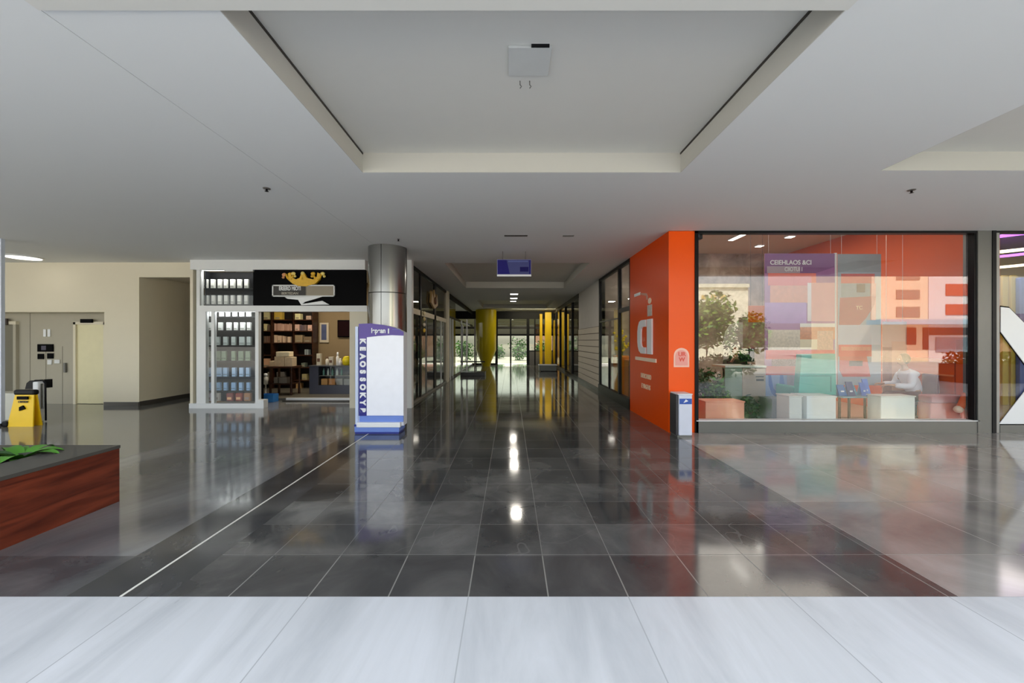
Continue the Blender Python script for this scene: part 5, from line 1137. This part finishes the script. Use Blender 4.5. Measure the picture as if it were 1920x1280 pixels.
# hanging sign
HD = 8.5
hs = thing('hanging_sign', (X_at(964, HD), HD, Z_at(518, HD)), 'blue illuminated sign hanging over the corridor entrance', 'sign')
hx0, hx1, hz0, hz1 = X_at(932, HD), X_at(996, HD), Z_at(518, HD), Z_at(486, HD)
m = MB(); m.bbox(hx0, hx1, HD, HD + .08, hz0, hz1, mat('sign_edge', (150, 150, 190), .4), .006); m.build('sign_case', hs)
m = MB(); yy = HD - .004; m.box(hx0 + .01, hx1 - .01, yy, HD, hz0 + .045, hz1 - .012, mat('sign_navy', (34, 30, 104), .5, ior=1.2, emit=(44, 42, 104), es=.1))
m.prism([(X_at(950, HD), hz1 - .02), (X_at(992, HD), hz1 - .02), (X_at(992, HD), hz0 + .05), (X_at(956, HD), hz0 + .05)], 'y', yy - .002, yy, mat('sign_slate', (66, 70, 116), .5, ior=1.2, emit=(84, 88, 132), es=.1))
m.prism([(X_at(952, HD), hz1 - .03), (X_at(990, HD), hz1 - .03), (X_at(990, HD), hz1 - .06), (X_at(953, HD), hz1 - .06)], 'y', yy - .004, yy - .002, mat('sign_light', (96, 106, 160), .5, ior=1.2))
m.box(X_at(975, HD), X_at(991, HD), yy - .004, yy - .002, hz0 + .1, hz0 + .2, mat('sign_navy2', (30, 26, 90), .5, ior=1.2)); m.build('sign_face', hs)
m = MB(); m.box(hx0, hx1, HD - .006, HD, hz0, hz0 + .04, letter_white); m.build('lower_strip', hs)
for x in (hx0 + .12, hx1 - .12):
    m = MB(); m.tube([(x, HD + .04, hz1), (x, HD + .04, 3.5)], .006, grey_metal, 6); m.build('hanger_rod', hs)

# ================================================================= OUTSIDE, BEHIND THE CAMERA (seen mirrored in the shop glass)
VB = 13.9                                         # mirror plane at y = FY: virtual depth D -> y = VB - D
def building(name, label, D, px0, px1, ztop, wallm, rows_, m_win, depth=6):
    y1 = VB - D; x0, x1 = X_at(px0, D), X_at(px1, D)
    o = thing(name, ((x0 + x1) / 2, y1 - depth / 2, 0), label, 'building')
    q = MB(); q.box(x0, x1, y1 - depth, y1, -.02, ztop, wallm); q.build('walls', o)
    for (a, b_, t_, bo, mm) in rows_:
        q = MB(); q.box(X_at(a, D), X_at(b_, D), y1, y1 + .05, Z_at(bo, D), Z_at(t_, D), mm or m_win); f = q.build('window_band', o)
    q = MB(); q.box(x0, x1, y1 - depth - .2, y1 + .2, ztop, ztop + .3, wallm); q.build('roof_edge', o)
    return o
b_cream = mat('render_cream', (244, 226, 196), .85); b_white = mat('render_white', (232, 228, 226), .85)
w_grey = mat('window_greybeige', (150, 148, 132), .5); w_salm = mat('salmon_band', (196, 98, 78), .6); w_dark = mat('window_dark', (44, 54, 60), .3); w_blue = mat('blue_canopy', (110, 170, 200), .5)
building('apartment_building', 'cream apartment building mirrored in the big shop window', 30, 1636, 1742, 10.5, b_cream, [(1682, 1726, 503, 524, None), (1682, 1726, 543, 560, None), (1682, 1726, 575, 594, None), (1701, 1719, 614, 646, w_dark), (1732, 1742, 614, 655, w_dark)], w_grey)
building('apartment_building', 'white apartment building with salmon bands mirrored at the right of the shop window', 30, 1743.5, 1860, 10.5, b_white, [(1775, 1828, 495, 516, None), (1775, 1828, 532, 554, None), (1775, 1828, 570, 590, None), (1744, 1828, 614, 628, w_dark), (1756, 1820, 632, 660, mat('window_bluegrey', (120, 148, 160), .3))], w_salm)
q = MB(); y_ = VB - 29.2; q.box(X_at(1640, 29.2), X_at(1860, 29.2), y_ - .6, y_ + .55, Z_at(608, 29.2), Z_at(599, 29.2), mat('awning_paleblue', (176, 206, 220), .5))
tag(q.build('street_canopy', None, (X_at(1750, 29.2), y_, 3)), 'pale blue street canopy mirrored between the building storeys', 'canopy')
for px in (1660, 1740, 1850):
    pass
building('house', 'low bright white house mirrored left in the big window', 34, 1290, 1404, 6.1, mat('render_bright', (250, 246, 220), .85), [(1316, 1324, 553, 561, None), (1334, 1344, 552, 561, None), (1352, 1362, 553, 562, None), (1320, 1328, 574, 584, None), (1344, 1354, 574, 584, None), (1364, 1371, 576, 584, None)], mat('ochre_pane', (226, 196, 110), .5))
shrub('street_tree', (X_at(1325, 19), VB - 19), 1.5, 2.6, 'leafy green street tree mirrored at the left of the big window', 'tree', (leaf_a, mat('leaf_lime', (140, 180, 60), .5)), 2200, trunk=1.1, ls=.13)
shrub('street_tree', (X_at(1405, 23), VB - 23), 1.3, 2.2, 'darker street tree mirrored behind the seated woman', 'tree', (leaf_b, leaf_a), 1600, trunk=.9, ls=.13)
for i, px in enumerate((1316, 1356, 1392)):
    shrub('street_bush', (X_at(px, 15.5 + 1.6 * i), VB - 15.5 - 1.6 * i), .6, 1.0, '%s from the left of the three bushes mirrored low in the big window' % ordn[i], 'bush', (leaf_b, leaf_a), 900, group='bushes mirrored in the big window', ls=.08)
# hedge and dark planter mirrored in the neighbour's window
hd = thing('hedge', (19.5, -1.4, 0), 'dark clipped hedge in a black trough mirrored in the neighbouring window', 'hedge')
q = MB(); q.box(17, 24, -1.9, -.9, 0, .7, mat('trough_black', (28, 30, 36), .5)); q.build('trough', hd)
q = MB(); rnd = random.Random(5)
for k in range(3500):
    p = Vector((rnd.uniform(17, 24), rnd.uniform(-1.85, -.95), rnd.uniform(.7, 1.15))); u = Vector((rnd.gauss(0, 1), rnd.gauss(0, 1), rnd.gauss(0, 1))).normalized() * .07; v = u.cross(Vector((rnd.gauss(0, 1), rnd.gauss(0, 1), rnd.gauss(0, 1)))).normalized() * .035
    q.add([p - u, p + v, p + u, p - v], [(0, 1, 2, 3)], leaf_b)
q.build('foliage', hd)
hr = thing('house', (60, -30, 0), 'brown roofed house mirrored in the neighbouring window', 'building')
q = MB(); q.box(50, 74, -34, -28, -.02, 2.2, mat('brick_brown', (150, 116, 96), .8)); q.build('walls', hr)
q = MB(); q.prism([(-34.6, 2.2), (-27.4, 2.2), (-31, 4.6)], 'x', 49.5, 74.5, mat('roof_brown', (96, 74, 62), .8)); q.build('roof', hr)
